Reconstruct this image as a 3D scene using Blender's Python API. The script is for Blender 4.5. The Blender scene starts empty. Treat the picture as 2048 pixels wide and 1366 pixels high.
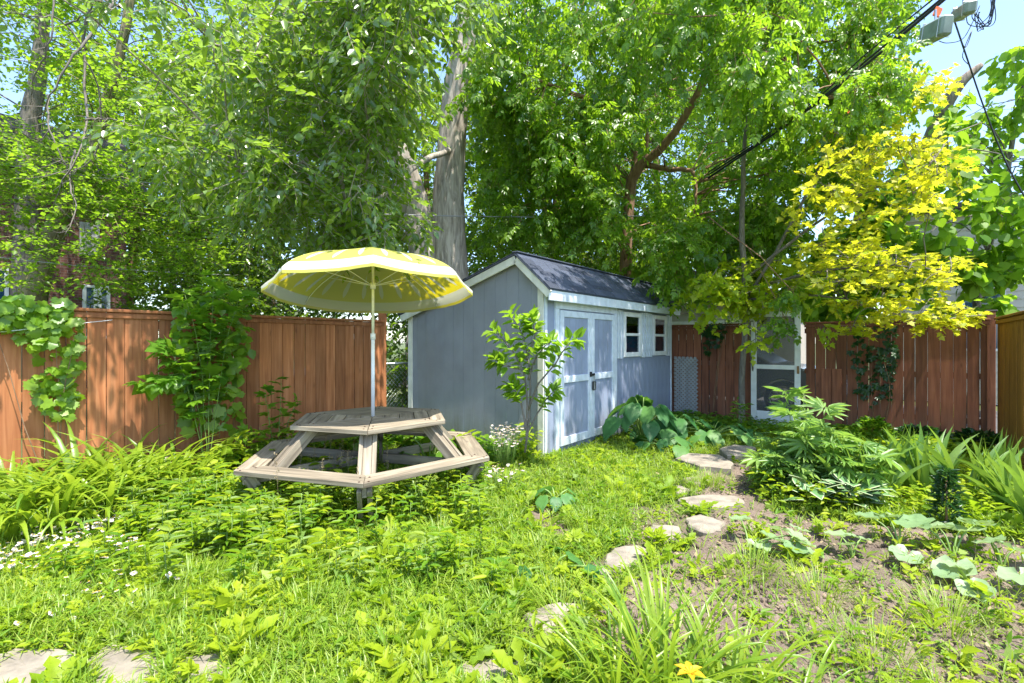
import bpy, bmesh, math, random
import numpy as np
from mathutils import Vector, Matrix, noise

rng = np.random.default_rng(7)
random.seed(7)
R = math.radians
SC = bpy.context.scene
COL = SC.collection

# ------------------------------------------------------------------ camera, sky, sun, exposure
YAW = 38.7
H = 1.5
F = 967.0                      # focal length in pixels of the 2048 px wide picture
CY, SY = math.cos(R(YAW)), math.sin(R(YAW))
cd = bpy.data.cameras.new('camera')
cam = bpy.data.objects.new('camera', cd); COL.objects.link(cam)
cd.sensor_width = 36.0; cd.lens = 36.0 * F / 2048.0
cd.clip_start = 0.05; cd.clip_end = 2000
cam.location = (0, 0, H); cam.rotation_euler = (R(90), 0, R(YAW))
SC.camera = cam

SUN_AZ, SUN_EL = -9.0, 70.0     # azimuth measured from +X, counter-clockwise
sd = Vector((math.cos(R(SUN_EL)) * math.cos(R(SUN_AZ)), math.cos(R(SUN_EL)) * math.sin(R(SUN_AZ)), math.sin(R(SUN_EL))))
W = bpy.data.worlds.new('World'); SC.world = W; W.use_nodes = True
wn = W.node_tree.nodes; wl = W.node_tree.links
sky = wn.new('ShaderNodeTexSky'); sky.sky_type = 'NISHITA'; sky.sun_disc = False
sky.sun_elevation = R(SUN_EL); sky.sun_rotation = R(90.0 - SUN_AZ)
sky.air_density = 1.0; sky.dust_density = 1.0; sky.ozone_density = 2.5
bgn = wn['Background']; bgn.inputs['Strength'].default_value = 0.15
wl.new(sky.outputs['Color'], bgn.inputs['Color'])
sl = bpy.data.lights.new('sun', 'SUN'); sl.energy = 3.5; sl.angle = R(0.5); sl.color = (1.0, 0.95, 0.86)
so = bpy.data.objects.new('sun', sl); COL.objects.link(so); so.location = (5, 0, 12)
so.rotation_euler = sd.to_track_quat('Z', 'Y').to_euler()
vs = SC.view_settings
SC.display_settings.display_device = 'sRGB'
vs.view_transform = 'Standard'; vs.look = 'None'; vs.exposure = 1.66; vs.gamma = 1.0; vs.use_curve_mapping = False
try:
    SC.cycles.max_bounces = 7; SC.cycles.diffuse_bounces = 4; SC.cycles.transmission_bounces = 6
    SC.cycles.transparent_max_bounces = 8; SC.cycles.glossy_bounces = 3
except Exception:
    pass

# ------------------------------------------------------------------ coordinates
def c2w(X, Y, z=0.0):           # metres right of / ahead of the viewpoint -> world
    return np.array([X * CY - Y * SY, X * SY + Y * CY, z])
def P(px, py, Y):               # a point Y metres ahead seen at that direction
    return c2w((px - 1024) / F * Y, Y, H + (683 - py) / F * Y)
def G(px, py, z=0.0):           # the point of a level surface of height z
    Y = (H - z) * F / (py - 683.0)
    return c2w((px - 1024) / F * Y, Y, z)
def w2p(x, y):                  # ground position -> direction (arrays)
    X = x * CY + y * SY; Y = np.maximum(-x * SY + y * CY, 0.3)
    return 1024 + X / Y * F, 683 + H / Y * F, Y

# ------------------------------------------------------------------ objects and tags
def tag(o, label=None, cat=None, group=None, kind=None):
    if label: o['label'] = label
    if cat: o['category'] = cat
    if group: o['group'] = group
    if kind: o['kind'] = kind
    return o
def link(name, data, mats=None, parent=None, loc=None, kind=None):
    o = bpy.data.objects.new(name, data); COL.objects.link(o)
    if mats is not None and data is not None and len(data.materials) == 0:
        for m in (mats if isinstance(mats, (list, tuple)) else [mats]): data.materials.append(m)
    if loc is not None: o.location = loc
    if parent is not None: o.parent = parent
    if kind: o['kind'] = kind
    return o
def thing(name, loc, label, cat, group=None, rz=0.0):
    o = bpy.data.objects.new(name, None); COL.objects.link(o)
    o.empty_display_size = 0.2
    o.location = tuple(float(a) for a in loc); o.rotation_euler = (0, 0, rz)
    return tag(o, label, cat, group)
def wparent(o, parent):         # parent keeping coordinates given in world space (roots without rotation)
    o.parent = parent
    o.location = Vector(o.location) - Vector(parent.location)
    return o

def mesh_py(name, verts, faces, smooth=False):
    me = bpy.data.meshes.new(name); me.from_pydata([tuple(map(float, v)) for v in verts], [], faces); me.update()
    if smooth:
        me.polygons.foreach_set('use_smooth', [True] * len(me.polygons))
    return me

_bx = {}
def box_mesh(sx, sy, sz, bev=0.004):
    key = (round(sx, 4), round(sy, 4), round(sz, 4), round(bev, 4))
    if key in _bx: return _bx[key]
    bm = bmesh.new(); bmesh.ops.create_cube(bm, size=1)
    for v in bm.verts: v.co.x *= sx; v.co.y *= sy; v.co.z *= sz
    if bev > 0:
        bmesh.ops.bevel(bm, geom=list(bm.edges), offset=min(bev, 0.3 * min(sx, sy, sz)), segments=1, affect='EDGES')
    me = bpy.data.meshes.new('box'); bm.to_mesh(me); bm.free(); _bx[key] = me
    return me
def box(name, c, size, mat, parent=None, rot=None, bev=0.004, label=None):
    me = box_mesh(*size, bev)
    if len(me.materials) and me.materials[0] is not mat:
        me = me.copy(); me.materials.clear()
    o = link(name, me, mat)
    o.location = tuple(float(a) for a in c)
    if rot is not None: o.rotation_euler = rot
    if parent is not None: wparent(o, parent)
    if label: o['label'] = label
    return o
def beam(name, a, b, w, t, mat, parent=None, up=(0, 0, 1), bev=0.004):   # box from a to b; w across, t along up
    a = Vector(a); b = Vector(b); d = b - a; L = d.length; d.normalize()
    x = d.cross(Vector(up)); x.normalize(); n = x.cross(d)
    me = box_mesh(w, L, t, bev)
    if len(me.materials) and me.materials[0] is not mat:
        me = me.copy(); me.materials.clear()
    o = link(name, me, mat)
    M = Matrix((x, d, n)).transposed().to_4x4(); M.translation = (a + b) / 2
    if parent is not None:
        M.translation = M.translation - Vector(parent.location); o.parent = parent
    o.matrix_local = M
    return o
def prism(name, poly, e1, e2, o3, th, mat, parent=None, bev=0.003):
    """polygon (a,b) pairs in the plane o3 + a*e1 + b*e2, thickness th along e1 x e2"""
    e1 = Vector(e1); e2 = Vector(e2); n = e1.cross(e2).normalized(); o3 = Vector(o3)
    base = Vector(parent.location) if parent is not None else Vector((0, 0, 0))
    bm = bmesh.new()
    lo = [bm.verts.new(o3 + e1 * a + e2 * b - base) for a, b in poly]
    f = bm.faces.new(lo)
    r = bmesh.ops.extrude_face_region(bm, geom=[f])
    for v in [g for g in r['geom'] if isinstance(g, bmesh.types.BMVert)]: v.co += n * th
    bmesh.ops.recalc_face_normals(bm, faces=bm.faces)
    if bev: bmesh.ops.bevel(bm, geom=list(bm.edges), offset=bev, segments=1, affect='EDGES')
    me = bpy.data.meshes.new(name); bm.to_mesh(me); bm.free()
    o = link(name, me, mat, parent)
    return o

class Acc:
    def __init__(s): s.v = []; s.l = []; s.n = []; s.t = []; s.c = 0; s.m = []
    def add(s, verts, faces, tint=0.5, mi=0):
        verts = np.asarray(verts, float); s.v.append(verts)
        for f in faces: s.l.append(np.array(f) + s.c); 
        s.n.append(np.array([len(f) for f in faces])); s.m.append(np.full(len(faces), mi))
        s.t.append(np.full(len(verts), tint)); s.c += len(verts)
    def inst(s, tm, Rm, T, tint, mi=0):
        tv, tf = tm; n = len(T); k = len(tv)
        if n == 0: return
        V = np.einsum('nij,kj->nki', Rm, tv) + T[:, None, :]
        s.v.append(V.reshape(-1, 3))
        fl = np.concatenate([np.array(f) for f in tf])
        s.l.append((fl[None, :] + (np.arange(n) * k)[:, None] + s.c).ravel())
        s.n.append(np.tile([len(f) for f in tf], n)); s.m.append(np.full(len(tf) * n, mi))
        s.t.append(np.repeat(tint, k)); s.c += n * k
    def tube(s, pts, rad, sides=5, tint=0.5, mi=0, bump=0.0, seed=0.0):
        pts = np.asarray(pts, float); n = len(pts); rad = np.broadcast_to(np.asarray(rad, float), (n,))
        d = np.gradient(pts, axis=0); d /= np.linalg.norm(d, axis=1)[:, None] + 1e-9
        ref = np.array([0.3, 0.9, 0.1]) if abs(d[0][2]) > 0.8 else np.array([0, 0, 1.0])
        x = np.cross(d, ref); x /= np.linalg.norm(x, axis=1)[:, None] + 1e-9; y = np.cross(d, x)
        a = np.arange(sides) / sides * 2 * np.pi
        rr = np.repeat(rad[:, None], sides, 1)
        if bump:
            for i in range(n):
                for j in range(sides):
                    q = Vector((math.cos(a[j]) * 4.5 + seed, math.sin(a[j]) * 4.5, pts[i][2] * 1.1))
                    rr[i, j] *= 1 + bump * (noise.noise(q) + 0.8 * noise.noise(q * 2.7))
        V = pts[:, None, :] + rr[:, :, None] * (np.cos(a)[None, :, None] * x[:, None, :] + np.sin(a)[None, :, None] * y[:, None, :])
        F_ = [[i * sides + j, i * sides + (j + 1) % sides, (i + 1) * sides + (j + 1) % sides, (i + 1) * sides + j] for i in range(n - 1) for j in range(sides)]
        F_.append(list(range(sides))[::-1]); F_.append([(n - 1) * sides + j for j in range(sides)])
        s.add(V.reshape(-1, 3), F_, tint, mi)
    def build(s, name, mats, parent=None, kind=None, smooth=False):
        v = np.concatenate(s.v); l = np.concatenate([np.atleast_1d(q) for q in s.l]).astype(np.int32)
        n = np.concatenate(s.n).astype(np.int32)
        if parent is not None: v = v - np.array(parent.location)
        me = bpy.data.meshes.new(name)
        me.vertices.add(len(v)); me.vertices.foreach_set('co', v.astype(np.float32).ravel())
        me.loops.add(len(l)); me.loops.foreach_set('vertex_index', l)
        me.polygons.add(len(n)); st = np.concatenate([[0], np.cumsum(n)[:-1]]).astype(np.int32)
        me.polygons.foreach_set('loop_start', st); me.polygons.foreach_set('loop_total', n)
        me.polygons.foreach_set('material_index', np.concatenate(s.m).astype(np.int32))
        if smooth: me.polygons.foreach_set('use_smooth', np.ones(len(n), bool))
        at = me.attributes.new('tint', 'FLOAT', 'POINT'); at.data.foreach_set('value', np.concatenate(s.t).astype(np.float32))
        me.update(calc_edges=True); me.validate()
        o = link(name, me, mats, parent)
        if kind: o['kind'] = kind
        return o

# ------------------------------------------------------------------ materials
def newmat(name):
    m = bpy.data.materials.new(name); m.use_nodes = True
    return m, m.node_tree.nodes, m.node_tree.links, m.node_tree.nodes['Principled BSDF']
def ramp(nd, stops):
    r = nd.new('ShaderNodeValToRGB'); e = r.color_ramp.elements
    while len(e) < len(stops): e.new(0.5)
    for k, (p, c) in enumerate(stops): e[k].position = p; e[k].color = (*c, 1)
    return r
def mathn(nd, lk, op, a, b=None):
    m = nd.new('ShaderNodeMath'); m.operation = op
    for i, q in enumerate((a, b)):
        if q is None: continue
        if isinstance(q, (int, float)): m.inputs[i].default_value = q
        else: lk.new(q, m.inputs[i])
    return m.outputs[0]

def leaf_mat(name, cols, trans=(0.3, 0.42, 0.03), tf=0.4, rough=0.38, spec=0.5):
    m, nd, lk, bs = newmat(name)
    at = nd.new('ShaderNodeAttribute'); at.attribute_name = 'tint'
    oi = nd.new('ShaderNodeObjectInfo')
    s = mathn(nd, lk, 'ADD', at.outputs['Fac'], oi.outputs['Random']); s = mathn(nd, lk, 'FRACT', s)
    k = len(cols); rp = ramp(nd, [(i / (k - 1), c) for i, c in enumerate(cols)])
    lk.new(s, rp.inputs['Fac'])
    nz = nd.new('ShaderNodeTexNoise'); nz.inputs['Scale'].default_value = 35
    gm = nd.new('ShaderNodeNewGeometry'); lk.new(gm.outputs['Position'], nz.inputs['Vector'])
    mx = nd.new('ShaderNodeMix'); mx.data_type = 'RGBA'; mx.blend_type = 'MULTIPLY'; mx.inputs['Factor'].default_value = 0.35
    lk.new(rp.outputs['Color'], mx.inputs['A']); lk.new(nz.outputs['Fac'], mx.inputs['B'])
    lk.new(mx.outputs['Result'], bs.inputs['Base Color'])
    bs.inputs['Roughness'].default_value = rough; bs.inputs['Specular IOR Level'].default_value = spec
    tr = nd.new('ShaderNodeBsdfTranslucent')
    m2 = nd.new('ShaderNodeMix'); m2.data_type = 'RGBA'; m2.blend_type = 'MIX'; m2.inputs['Factor'].default_value = 0.35
    m2.inputs['A'].default_value = (*trans, 1); 
    m3 = nd.new('ShaderNodeVectorMath'); m3.operation = 'SCALE'; m3.inputs['Scale'].default_value = 2.4
    lk.new(mx.outputs['Result'], m3.inputs[0]); lk.new(m3.outputs[0], m2.inputs['B'])
    lk.new(m2.outputs['Result'], tr.inputs['Color'])
    ms = nd.new('ShaderNodeMixShader'); ms.inputs['Fac'].default_value = tf
    lk.new(bs.outputs[0], ms.inputs[1]); lk.new(tr.outputs[0], ms.inputs[2])
    lk.new(ms.outputs[0], nd['Material Output'].inputs['Surface'])
    return m

def wood_mat(name, c1, c2, c3, rough=0.75, scale=1.0, axis='Z', knots=True, vary=0.5, bump=0.4):
    m, nd, lk, bs = newmat(name)
    tc = nd.new('ShaderNodeTexCoord'); oi = nd.new('ShaderNodeObjectInfo')
    mp = nd.new('ShaderNodeMapping')
    s = {'Z': (28, 28, 1.6), 'Y': (28, 1.6, 28), 'X': (1.6, 28, 28)}[axis]
    mp.inputs['Scale'].default_value = tuple(q * scale for q in s)
    cb = nd.new('ShaderNodeCombineXYZ'); r10 = mathn(nd, lk, 'MULTIPLY', oi.outputs['Random'], 37.0)
    for i in range(3): lk.new(r10, cb.inputs[i])
    lk.new(tc.outputs['Object'], mp.inputs['Vector']); lk.new(cb.outputs[0], mp.inputs['Location'])
    n1 = nd.new('ShaderNodeTexNoise'); n1.inputs['Scale'].default_value = 1.0; n1.inputs['Detail'].default_value = 6; n1.inputs['Distortion'].default_value = 0.6
    lk.new(mp.outputs[0], n1.inputs['Vector'])
    rp = ramp(nd, [(0.25, c1), (0.5, c2), (0.75, c3)]); lk.new(n1.outputs['Fac'], rp.inputs['Fac'])
    out = rp.outputs['Color']
    # large blotches of weather
    n2 = nd.new('ShaderNodeTexNoise'); n2.inputs['Scale'].default_value = 2.3; n2.inputs['Detail'].default_value = 4
    ad = nd.new('ShaderNodeVectorMath'); ad.operation = 'ADD'; lk.new(tc.outputs['Object'], ad.inputs[0]); lk.new(cb.outputs[0], ad.inputs[1]); lk.new(ad.outputs[0], n2.inputs['Vector'])
    v = mathn(nd, lk, 'MULTIPLY', n2.outputs['Fac'], 0.7); v = mathn(nd, lk, 'ADD', v, 0.65)
    rv = mathn(nd, lk, 'MULTIPLY', oi.outputs['Random'], vary); rv = mathn(nd, lk, 'ADD', rv, 1.0 - vary / 2)
    v = mathn(nd, lk, 'MULTIPLY', v, rv)
    if knots:
        vo = nd.new('ShaderNodeTexVoronoi'); vo.inputs['Scale'].default_value = 1.0
        mk = nd.new('ShaderNodeMapping'); ks = {'Z': (9, 9, 2.6), 'Y': (9, 2.6, 9), 'X': (2.6, 9, 9)}[axis]; mk.inputs['Scale'].default_value = ks
        lk.new(ad.outputs[0], mk.inputs['Vector']); lk.new(mk.outputs[0], vo.inputs['Vector'])
        k = mathn(nd, lk, 'MULTIPLY', vo.outputs['Distance'], 7.0); k = mathn(nd, lk, 'MINIMUM', k, 1.0)
        k = mathn(nd, lk, 'MULTIPLY', k, 0.5); k = mathn(nd, lk, 'ADD', k, 0.5)
        v = mathn(nd, lk, 'MULTIPLY', v, k)
    sc = nd.new('ShaderNodeVectorMath'); sc.operation = 'SCALE'; lk.new(out, sc.inputs[0]); lk.new(v, sc.inputs['Scale'])
    lk.new(sc.outputs[0], bs.inputs['Base Color'])
    bs.inputs['Roughness'].default_value = rough; bs.inputs['Specular IOR Level'].default_value = 0.3
    bp = nd.new('ShaderNodeBump'); bp.inputs['Strength'].default_value = bump; bp.inputs['Distance'].default_value = 0.004
    lk.new(n1.outputs['Fac'], bp.inputs['Height']); lk.new(bp.outputs[0], bs.inputs['Normal'])
    return m

def flat_mat(name, col, rough=0.6, metal=0.0, var=0.15, scale=8.0, spec=0.5, bump=0.0, col2=None, bscale=60):
    m, nd, lk, bs = newmat(name)
    tc = nd.new('ShaderNodeTexCoord'); nz = nd.new('ShaderNodeTexNoise'); nz.inputs['Scale'].default_value = scale; nz.inputs['Detail'].default_value = 5
    lk.new(tc.outputs['Object'], nz.inputs['Vector'])
    c2 = col2 or tuple(max(0, c * (1 - 2 * var)) for c in col); c1 = tuple(min(1, c * (1 + var * 0.5)) for c in col)
    rp = ramp(nd, [(0.3, c2), (0.6, c1)]); lk.new(nz.outputs['Fac'], rp.inputs['Fac']); lk.new(rp.outputs['Color'], bs.inputs['Base Color'])
    bs.inputs['Roughness'].default_value = rough; bs.inputs['Metallic'].default_value = metal; bs.inputs['Specular IOR Level'].default_value = spec
    if bump:
        n2 = nd.new('ShaderNodeTexNoise'); n2.inputs['Scale'].default_value = bscale; n2.inputs['Detail'].default_value = 6
        lk.new(tc.outputs['Object'], n2.inputs['Vector'])
        bp = nd.new('ShaderNodeBump'); bp.inputs['Strength'].default_value = bump; bp.inputs['Distance'].default_value = 0.01
        lk.new(n2.outputs['Fac'], bp.inputs['Height']); lk.new(bp.outputs[0], bs.inputs['Normal'])
    return m

def add_dirt(m, top=0.55, col=(0.16, 0.14, 0.10), amt=0.6):
    nd = m.node_tree.nodes; lk = m.node_tree.links; bs = nd['Principled BSDF']; src = bs.inputs['Base Color'].links[0].from_socket
    g_ = nd.new('ShaderNodeNewGeometry'); sp = nd.new('ShaderNodeSeparateXYZ'); lk.new(g_.outputs['Position'], sp.inputs[0])
    mp = nd.new('ShaderNodeMapping'); mp.inputs['Scale'].default_value = (9, 9, 1.1); lk.new(g_.outputs['Position'], mp.inputs['Vector'])
    nz = nd.new('ShaderNodeTexNoise'); nz.inputs['Scale'].default_value = 1.0; nz.inputs['Detail'].default_value = 7; nz.inputs['Roughness'].default_value = 0.7; lk.new(mp.outputs[0], nz.inputs['Vector'])
    z = mathn(nd, lk, 'DIVIDE', sp.outputs['Z'], top); z = mathn(nd, lk, 'SUBTRACT', 1.15, z); z = mathn(nd, lk, 'MAXIMUM', z, 0.12)
    f = mathn(nd, lk, 'MULTIPLY', z, mathn(nd, lk, 'MULTIPLY', mathn(nd, lk, 'SUBTRACT', nz.outputs['Fac'], 0.38), 4.0)); f = mathn(nd, lk, 'MAXIMUM', f, 0.0); f = mathn(nd, lk, 'MINIMUM', f, 1.0); f = mathn(nd, lk, 'MULTIPLY', f, amt)
    mx = nd.new('ShaderNodeMix'); mx.data_type = 'RGBA'; lk.new(f, mx.inputs['Factor']); lk.new(src, mx.inputs['A']); mx.inputs['B'].default_value = (*col, 1); lk.new(mx.outputs['Result'], bs.inputs['Base Color'])
def bark_mat(name, c1, c2, scale=(14, 14, 2.2), bump=0.8, moss=None):
    m, nd, lk, bs = newmat(name)
    tc = nd.new('ShaderNodeTexCoord'); mp = nd.new('ShaderNodeMapping'); mp.inputs['Scale'].default_value = scale
    lk.new(tc.outputs['Object'], mp.inputs['Vector'])
    nz = nd.new('ShaderNodeTexNoise'); nz.inputs['Scale'].default_value = 1; nz.inputs['Detail'].default_value = 8; nz.inputs['Roughness'].default_value = 0.65; nz.inputs['Distortion'].default_value = 0.8
    lk.new(mp.outputs[0], nz.inputs['Vector'])
    rp = ramp(nd, [(0.32, c1), (0.62, c2)]); lk.new(nz.outputs['Fac'], rp.inputs['Fac'])
    out = rp.outputs['Color']
    if moss:
        n2 = nd.new('ShaderNodeTexNoise'); n2.inputs['Scale'].default_value = 1.4; n2.inputs['Detail'].default_value = 5
        lk.new(tc.outputs['Object'], n2.inputs['Vector'])
        r2 = ramp(nd, [(0.45, (0, 0, 0)), (0.65, (1, 1, 1))]); lk.new(n2.outputs['Fac'], r2.inputs['Fac'])
        mx = nd.new('ShaderNodeMix'); mx.data_type = 'RGBA'; lk.new(r2.outputs['Color'], mx.inputs['Factor']); lk.new(out, mx.inputs['A']); mx.inputs['B'].default_value = (*moss, 1)
        out = mx.outputs['Result']
    lk.new(out, bs.inputs['Base Color']); bs.inputs['Roughness'].default_value = 0.9
    bp = nd.new('ShaderNodeBump'); bp.inputs['Strength'].default_value = bump; bp.inputs['Distance'].default_value = 0.03
    lk.new(nz.outputs['Fac'], bp.inputs['Height']); lk.new(bp.outputs[0], bs.inputs['Normal'])
    return m

M = {}
M['cedar'] = wood_mat('stained_cedar', (0.27, 0.09, 0.034), (0.39, 0.145, 0.055), (0.50, 0.21, 0.095))
M['redwood'] = wood_mat('red_brown_stain', (0.15, 0.052, 0.03), (0.23, 0.082, 0.045), (0.30, 0.115, 0.062))
M['amber'] = wood_mat('amber_stain', (0.23, 0.10, 0.024), (0.33, 0.145, 0.035), (0.41, 0.19, 0.05))
M['greywood'] = wood_mat('weathered_lumber', (0.11, 0.09, 0.065), (0.24, 0.20, 0.145), (0.37, 0.32, 0.24), axis='Y', vary=0.3, bump=0.5)
M['siding'] = flat_mat('blue_grey_siding', (0.30, 0.345, 0.47), 0.65, var=0.07, scale=3, bump=0.25, bscale=25)
M['gable'] = flat_mat('grey_siding', (0.29, 0.305, 0.355), 0.7, var=0.06, scale=3, bump=0.25, bscale=25)
M['trim'] = flat_mat('cream_trim_paint', (0.78, 0.76, 0.68), 0.55, var=0.1, scale=6, bump=0.1)
M['trimblue'] = flat_mat('white_trim_paint', (0.70, 0.76, 0.84), 0.5, var=0.08, scale=9, bump=0.15)
M['white'] = flat_mat('white_paint', (0.80, 0.81, 0.82), 0.45, var=0.06, scale=7)
M['yellowedge'] = flat_mat('bare_pine_edge', (0.62, 0.45, 0.18), 0.7)
M['dark'] = flat_mat('dark_void', (0.02, 0.02, 0.022), 0.8)
M['black'] = flat_mat('black_plastic', (0.02, 0.02, 0.022), 0.4)
M['bolt'] = flat_mat('rusty_bolt', (0.10, 0.06, 0.04), 0.6, 0.4)
M['metal'] = flat_mat('galvanised_metal', (0.5, 0.52, 0.53), 0.35, 0.8)
M['brass'] = flat_mat('old_brass', (0.22, 0.13, 0.06), 0.4, 0.7)
M['utilgrey'] = flat_mat('utility_grey_plastic', (0.24, 0.29, 0.25), 0.5)
M['orange'] = flat_mat('orange_tag', (0.85, 0.12, 0.01), 0.5)
M['cable'] = flat_mat('black_cable', (0.012, 0.016, 0.02), 0.45)
M['greycable'] = flat_mat('grey_cable', (0.3, 0.3, 0.32), 0.5)
M['bark_elm'] = bark_mat('elm_bark', (0.14, 0.115, 0.09), (0.48, 0.42, 0.35))
M['bark_brown'] = bark_mat('brown_bark', (0.16, 0.085, 0.045), (0.36, 0.22, 0.13), (10, 10, 3))
M['bark_pale'] = bark_mat('pale_bark', (0.12, 0.10, 0.06), (0.30, 0.25, 0.16), (12, 12, 3), moss=(0.22, 0.20, 0.06))
M['bark_grey'] = bark_mat('grey_bark', (0.10, 0.085, 0.07), (0.24, 0.21, 0.18), (25, 25, 5))
M['bark_dead'] = bark_mat('weathered_limb', (0.13, 0.10, 0.08), (0.33, 0.27, 0.22), (22, 22, 2))
M['shingle'] = flat_mat('slate_blue_shingle', (0.06, 0.078, 0.125), 0.85, var=0.25, scale=260, bump=0.7, bscale=220)
def vary_by_object(m, lo=.7, hi=1.4):
    nd = m.node_tree.nodes; lk = m.node_tree.links; bs = nd['Principled BSDF']; src = bs.inputs['Base Color'].links[0].from_socket
    oi = nd.new('ShaderNodeObjectInfo'); v = mathn(nd, lk, 'ADD', mathn(nd, lk, 'MULTIPLY', oi.outputs['Random'], hi - lo), lo)
    sc = nd.new('ShaderNodeVectorMath'); sc.operation = 'SCALE'; lk.new(src, sc.inputs[0]); lk.new(v, sc.inputs['Scale']); lk.new(sc.outputs[0], bs.inputs['Base Color'])
M['shingle'] = flat_mat('slate_shingle', (0.068, 0.08, 0.112), 0.9, var=0.25, scale=160, bump=0.8, bscale=200, spec=0.2); vary_by_object(M['shingle'])
M['stem'] = flat_mat('green_stem', (0.16, 0.26, 0.05), 0.5)
M['stone'] = flat_mat('flagstone', (0.25, 0.215, 0.17), 0.9, var=0.20, scale=9, bump=0.6, bscale=18)

M['elm'] = leaf_mat('elm_leaf', [(0.05, 0.12, 0.015), (0.11, 0.21, 0.022), (0.24, 0.36, 0.03), (0.20, 0.30, 0.13), (0.08, 0.17, 0.03)], (0.42, 0.64, 0.02), 0.42, 0.27, 1.0)  # greyish stop in the ramp paints the silvery highlights into some leaves
M['elder'] = leaf_mat('box_elder_leaf', [(0.045, 0.12, 0.012), (0.12, 0.25, 0.02), (0.25, 0.40, 0.025), (0.08, 0.19, 0.03)], (0.46, 0.72, 0.02), 0.5, 0.36, 0.6)
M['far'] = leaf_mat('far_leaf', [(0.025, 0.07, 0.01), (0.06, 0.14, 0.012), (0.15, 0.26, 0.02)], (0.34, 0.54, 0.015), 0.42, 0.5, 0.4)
M['yellow'] = leaf_mat('golden_maple_leaf', [(0.46, 0.46, 0.015), (0.60, 0.56, 0.02), (0.30, 0.42, 0.02), (0.42, 0.48, 0.02), (0.66, 0.60, 0.06)], (0.80, 0.80, 0.03), 0.5, 0.4, 0.5)
M['ylgreen'] = leaf_mat('yellow_green_leaf', [(0.32, 0.44, 0.02), (0.48, 0.52, 0.02), (0.24, 0.40, 0.02)], (0.7, 0.85, 0.03), 0.5, 0.4, 0.5)
M['bigleaf'] = leaf_mat('broad_leaf', [(0.06, 0.17, 0.015), (0.13, 0.28, 0.02), (0.24, 0.40, 0.03)], (0.46, 0.70, 0.03), 0.5, 0.5, 0.3)
M['vine'] = leaf_mat('vine_leaf', [(0.06, 0.17, 0.02), (0.13, 0.29, 0.02), (0.24, 0.40, 0.025)], (0.38, 0.62, 0.02), 0.42, 0.35, 0.5)
M['shrubleaf'] = leaf_mat('shrub_leaf', [(0.12, 0.26, 0.02), (0.20, 0.36, 0.025), (0.28, 0.44, 0.03)], (0.42, 0.66, 0.03), 0.42, 0.35, 0.5)
M['creeper'] = leaf_mat('creeper_leaf', [(0.015, 0.06, 0.015), (0.03, 0.10, 0.02)], (0.08, 0.22, 0.02), 0.25, 0.32, 0.6)
M['weed'] = leaf_mat('weed_leaf', [(0.11, 0.22, 0.012), (0.21, 0.33, 0.016), (0.31, 0.41, 0.018), (0.38, 0.44, 0.025)], (0.45, 0.64, 0.02), 0.4, 0.5, 0.25)
M['weed2'] = leaf_mat('clover_leaf', [(0.09, 0.21, 0.015), (0.15, 0.29, 0.02), (0.21, 0.35, 0.02)], (0.28, 0.50, 0.02), 0.38, 0.5, 0.3)
M['weed3'] = leaf_mat('pale_weed_leaf', [(0.16, 0.27, 0.06), (0.24, 0.34, 0.07), (0.30, 0.40, 0.05)], (0.42, 0.58, 0.05), 0.35, 0.5, 0.35)
M['grass'] = leaf_mat('grass_blade', [(0.13, 0.25, 0.02), (0.24, 0.38, 0.03), (0.36, 0.44, 0.07)], (0.45, 0.6, 0.04), 0.35, 0.4, 0.45)
M['lily'] = leaf_mat('daylily_blade', [(0.13, 0.26, 0.02), (0.24, 0.36, 0.03), (0.30, 0.40, 0.03)], (0.45, 0.6, 0.03), 0.4, 0.35, 0.5)
M['iris'] = leaf_mat('iris_blade', [(0.08, 0.19, 0.05), (0.15, 0.28, 0.04), (0.2, 0.32, 0.05)], (0.35, 0.52, 0.04), 0.35, 0.38, 0.5)
M['squash'] = leaf_mat('squash_leaf', [(0.20, 0.33, 0.14), (0.28, 0.40, 0.20), (0.34, 0.46, 0.24)], (0.4, 0.55, 0.10), 0.25, 0.42, 0.6)
M['rhubarb'] = leaf_mat('burdock_leaf', [(0.035, 0.14, 0.04), (0.07, 0.21, 0.055), (0.12, 0.27, 0.05)], (0.2, 0.45, 0.03), 0.3, 0.5, 0.35)
M['hemp'] = leaf_mat('fingered_leaf', [(0.12, 0.26, 0.06), (0.20, 0.36, 0.07), (0.28, 0.42, 0.12)], (0.35, 0.52, 0.04), 0.38, 0.4, 0.5)
M['petal_w'] = leaf_mat('white_petal', [(0.70, 0.62, 0.64), (0.78, 0.74, 0.74)], (0.7, 0.65, 0.65), 0.3, 0.6, 0.2)
M['petal_y'] = leaf_mat('yellow_petal', [(0.75, 0.42, 0.02), (0.8, 0.55, 0.03)], (0.8, 0.5, 0.02), 0.35, 0.5, 0.3)
M['straw'] = leaf_mat('dry_stalk', [(0.35, 0.27, 0.15), (0.42, 0.34, 0.2)], (0.3, 0.25, 0.1), 0.2, 0.6, 0.3)
M['conifer'] = leaf_mat('dark_needle', [(0.012, 0.05, 0.012), (0.03, 0.09, 0.02)], (0.05, 0.14, 0.02), 0.2, 0.5, 0.4)

# variegated hosta: pale edge by distance from the midrib (vertex colour of the leaf itself)
def hosta_mat():
    m, nd, lk, bs = newmat('variegated_leaf')
    at = nd.new('ShaderNodeAttribute'); at.attribute_name = 'edge'
    rp = ramp(nd, [(0.72, (0.09, 0.19, 0.07)), (0.88, (0.40, 0.45, 0.26))]); lk.new(at.outputs['Fac'], rp.inputs['Fac'])
    lk.new(rp.outputs['Color'], bs.inputs['Base Color']); bs.inputs['Roughness'].default_value = 0.45
    return m
M['hosta'] = hosta_mat()

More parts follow.
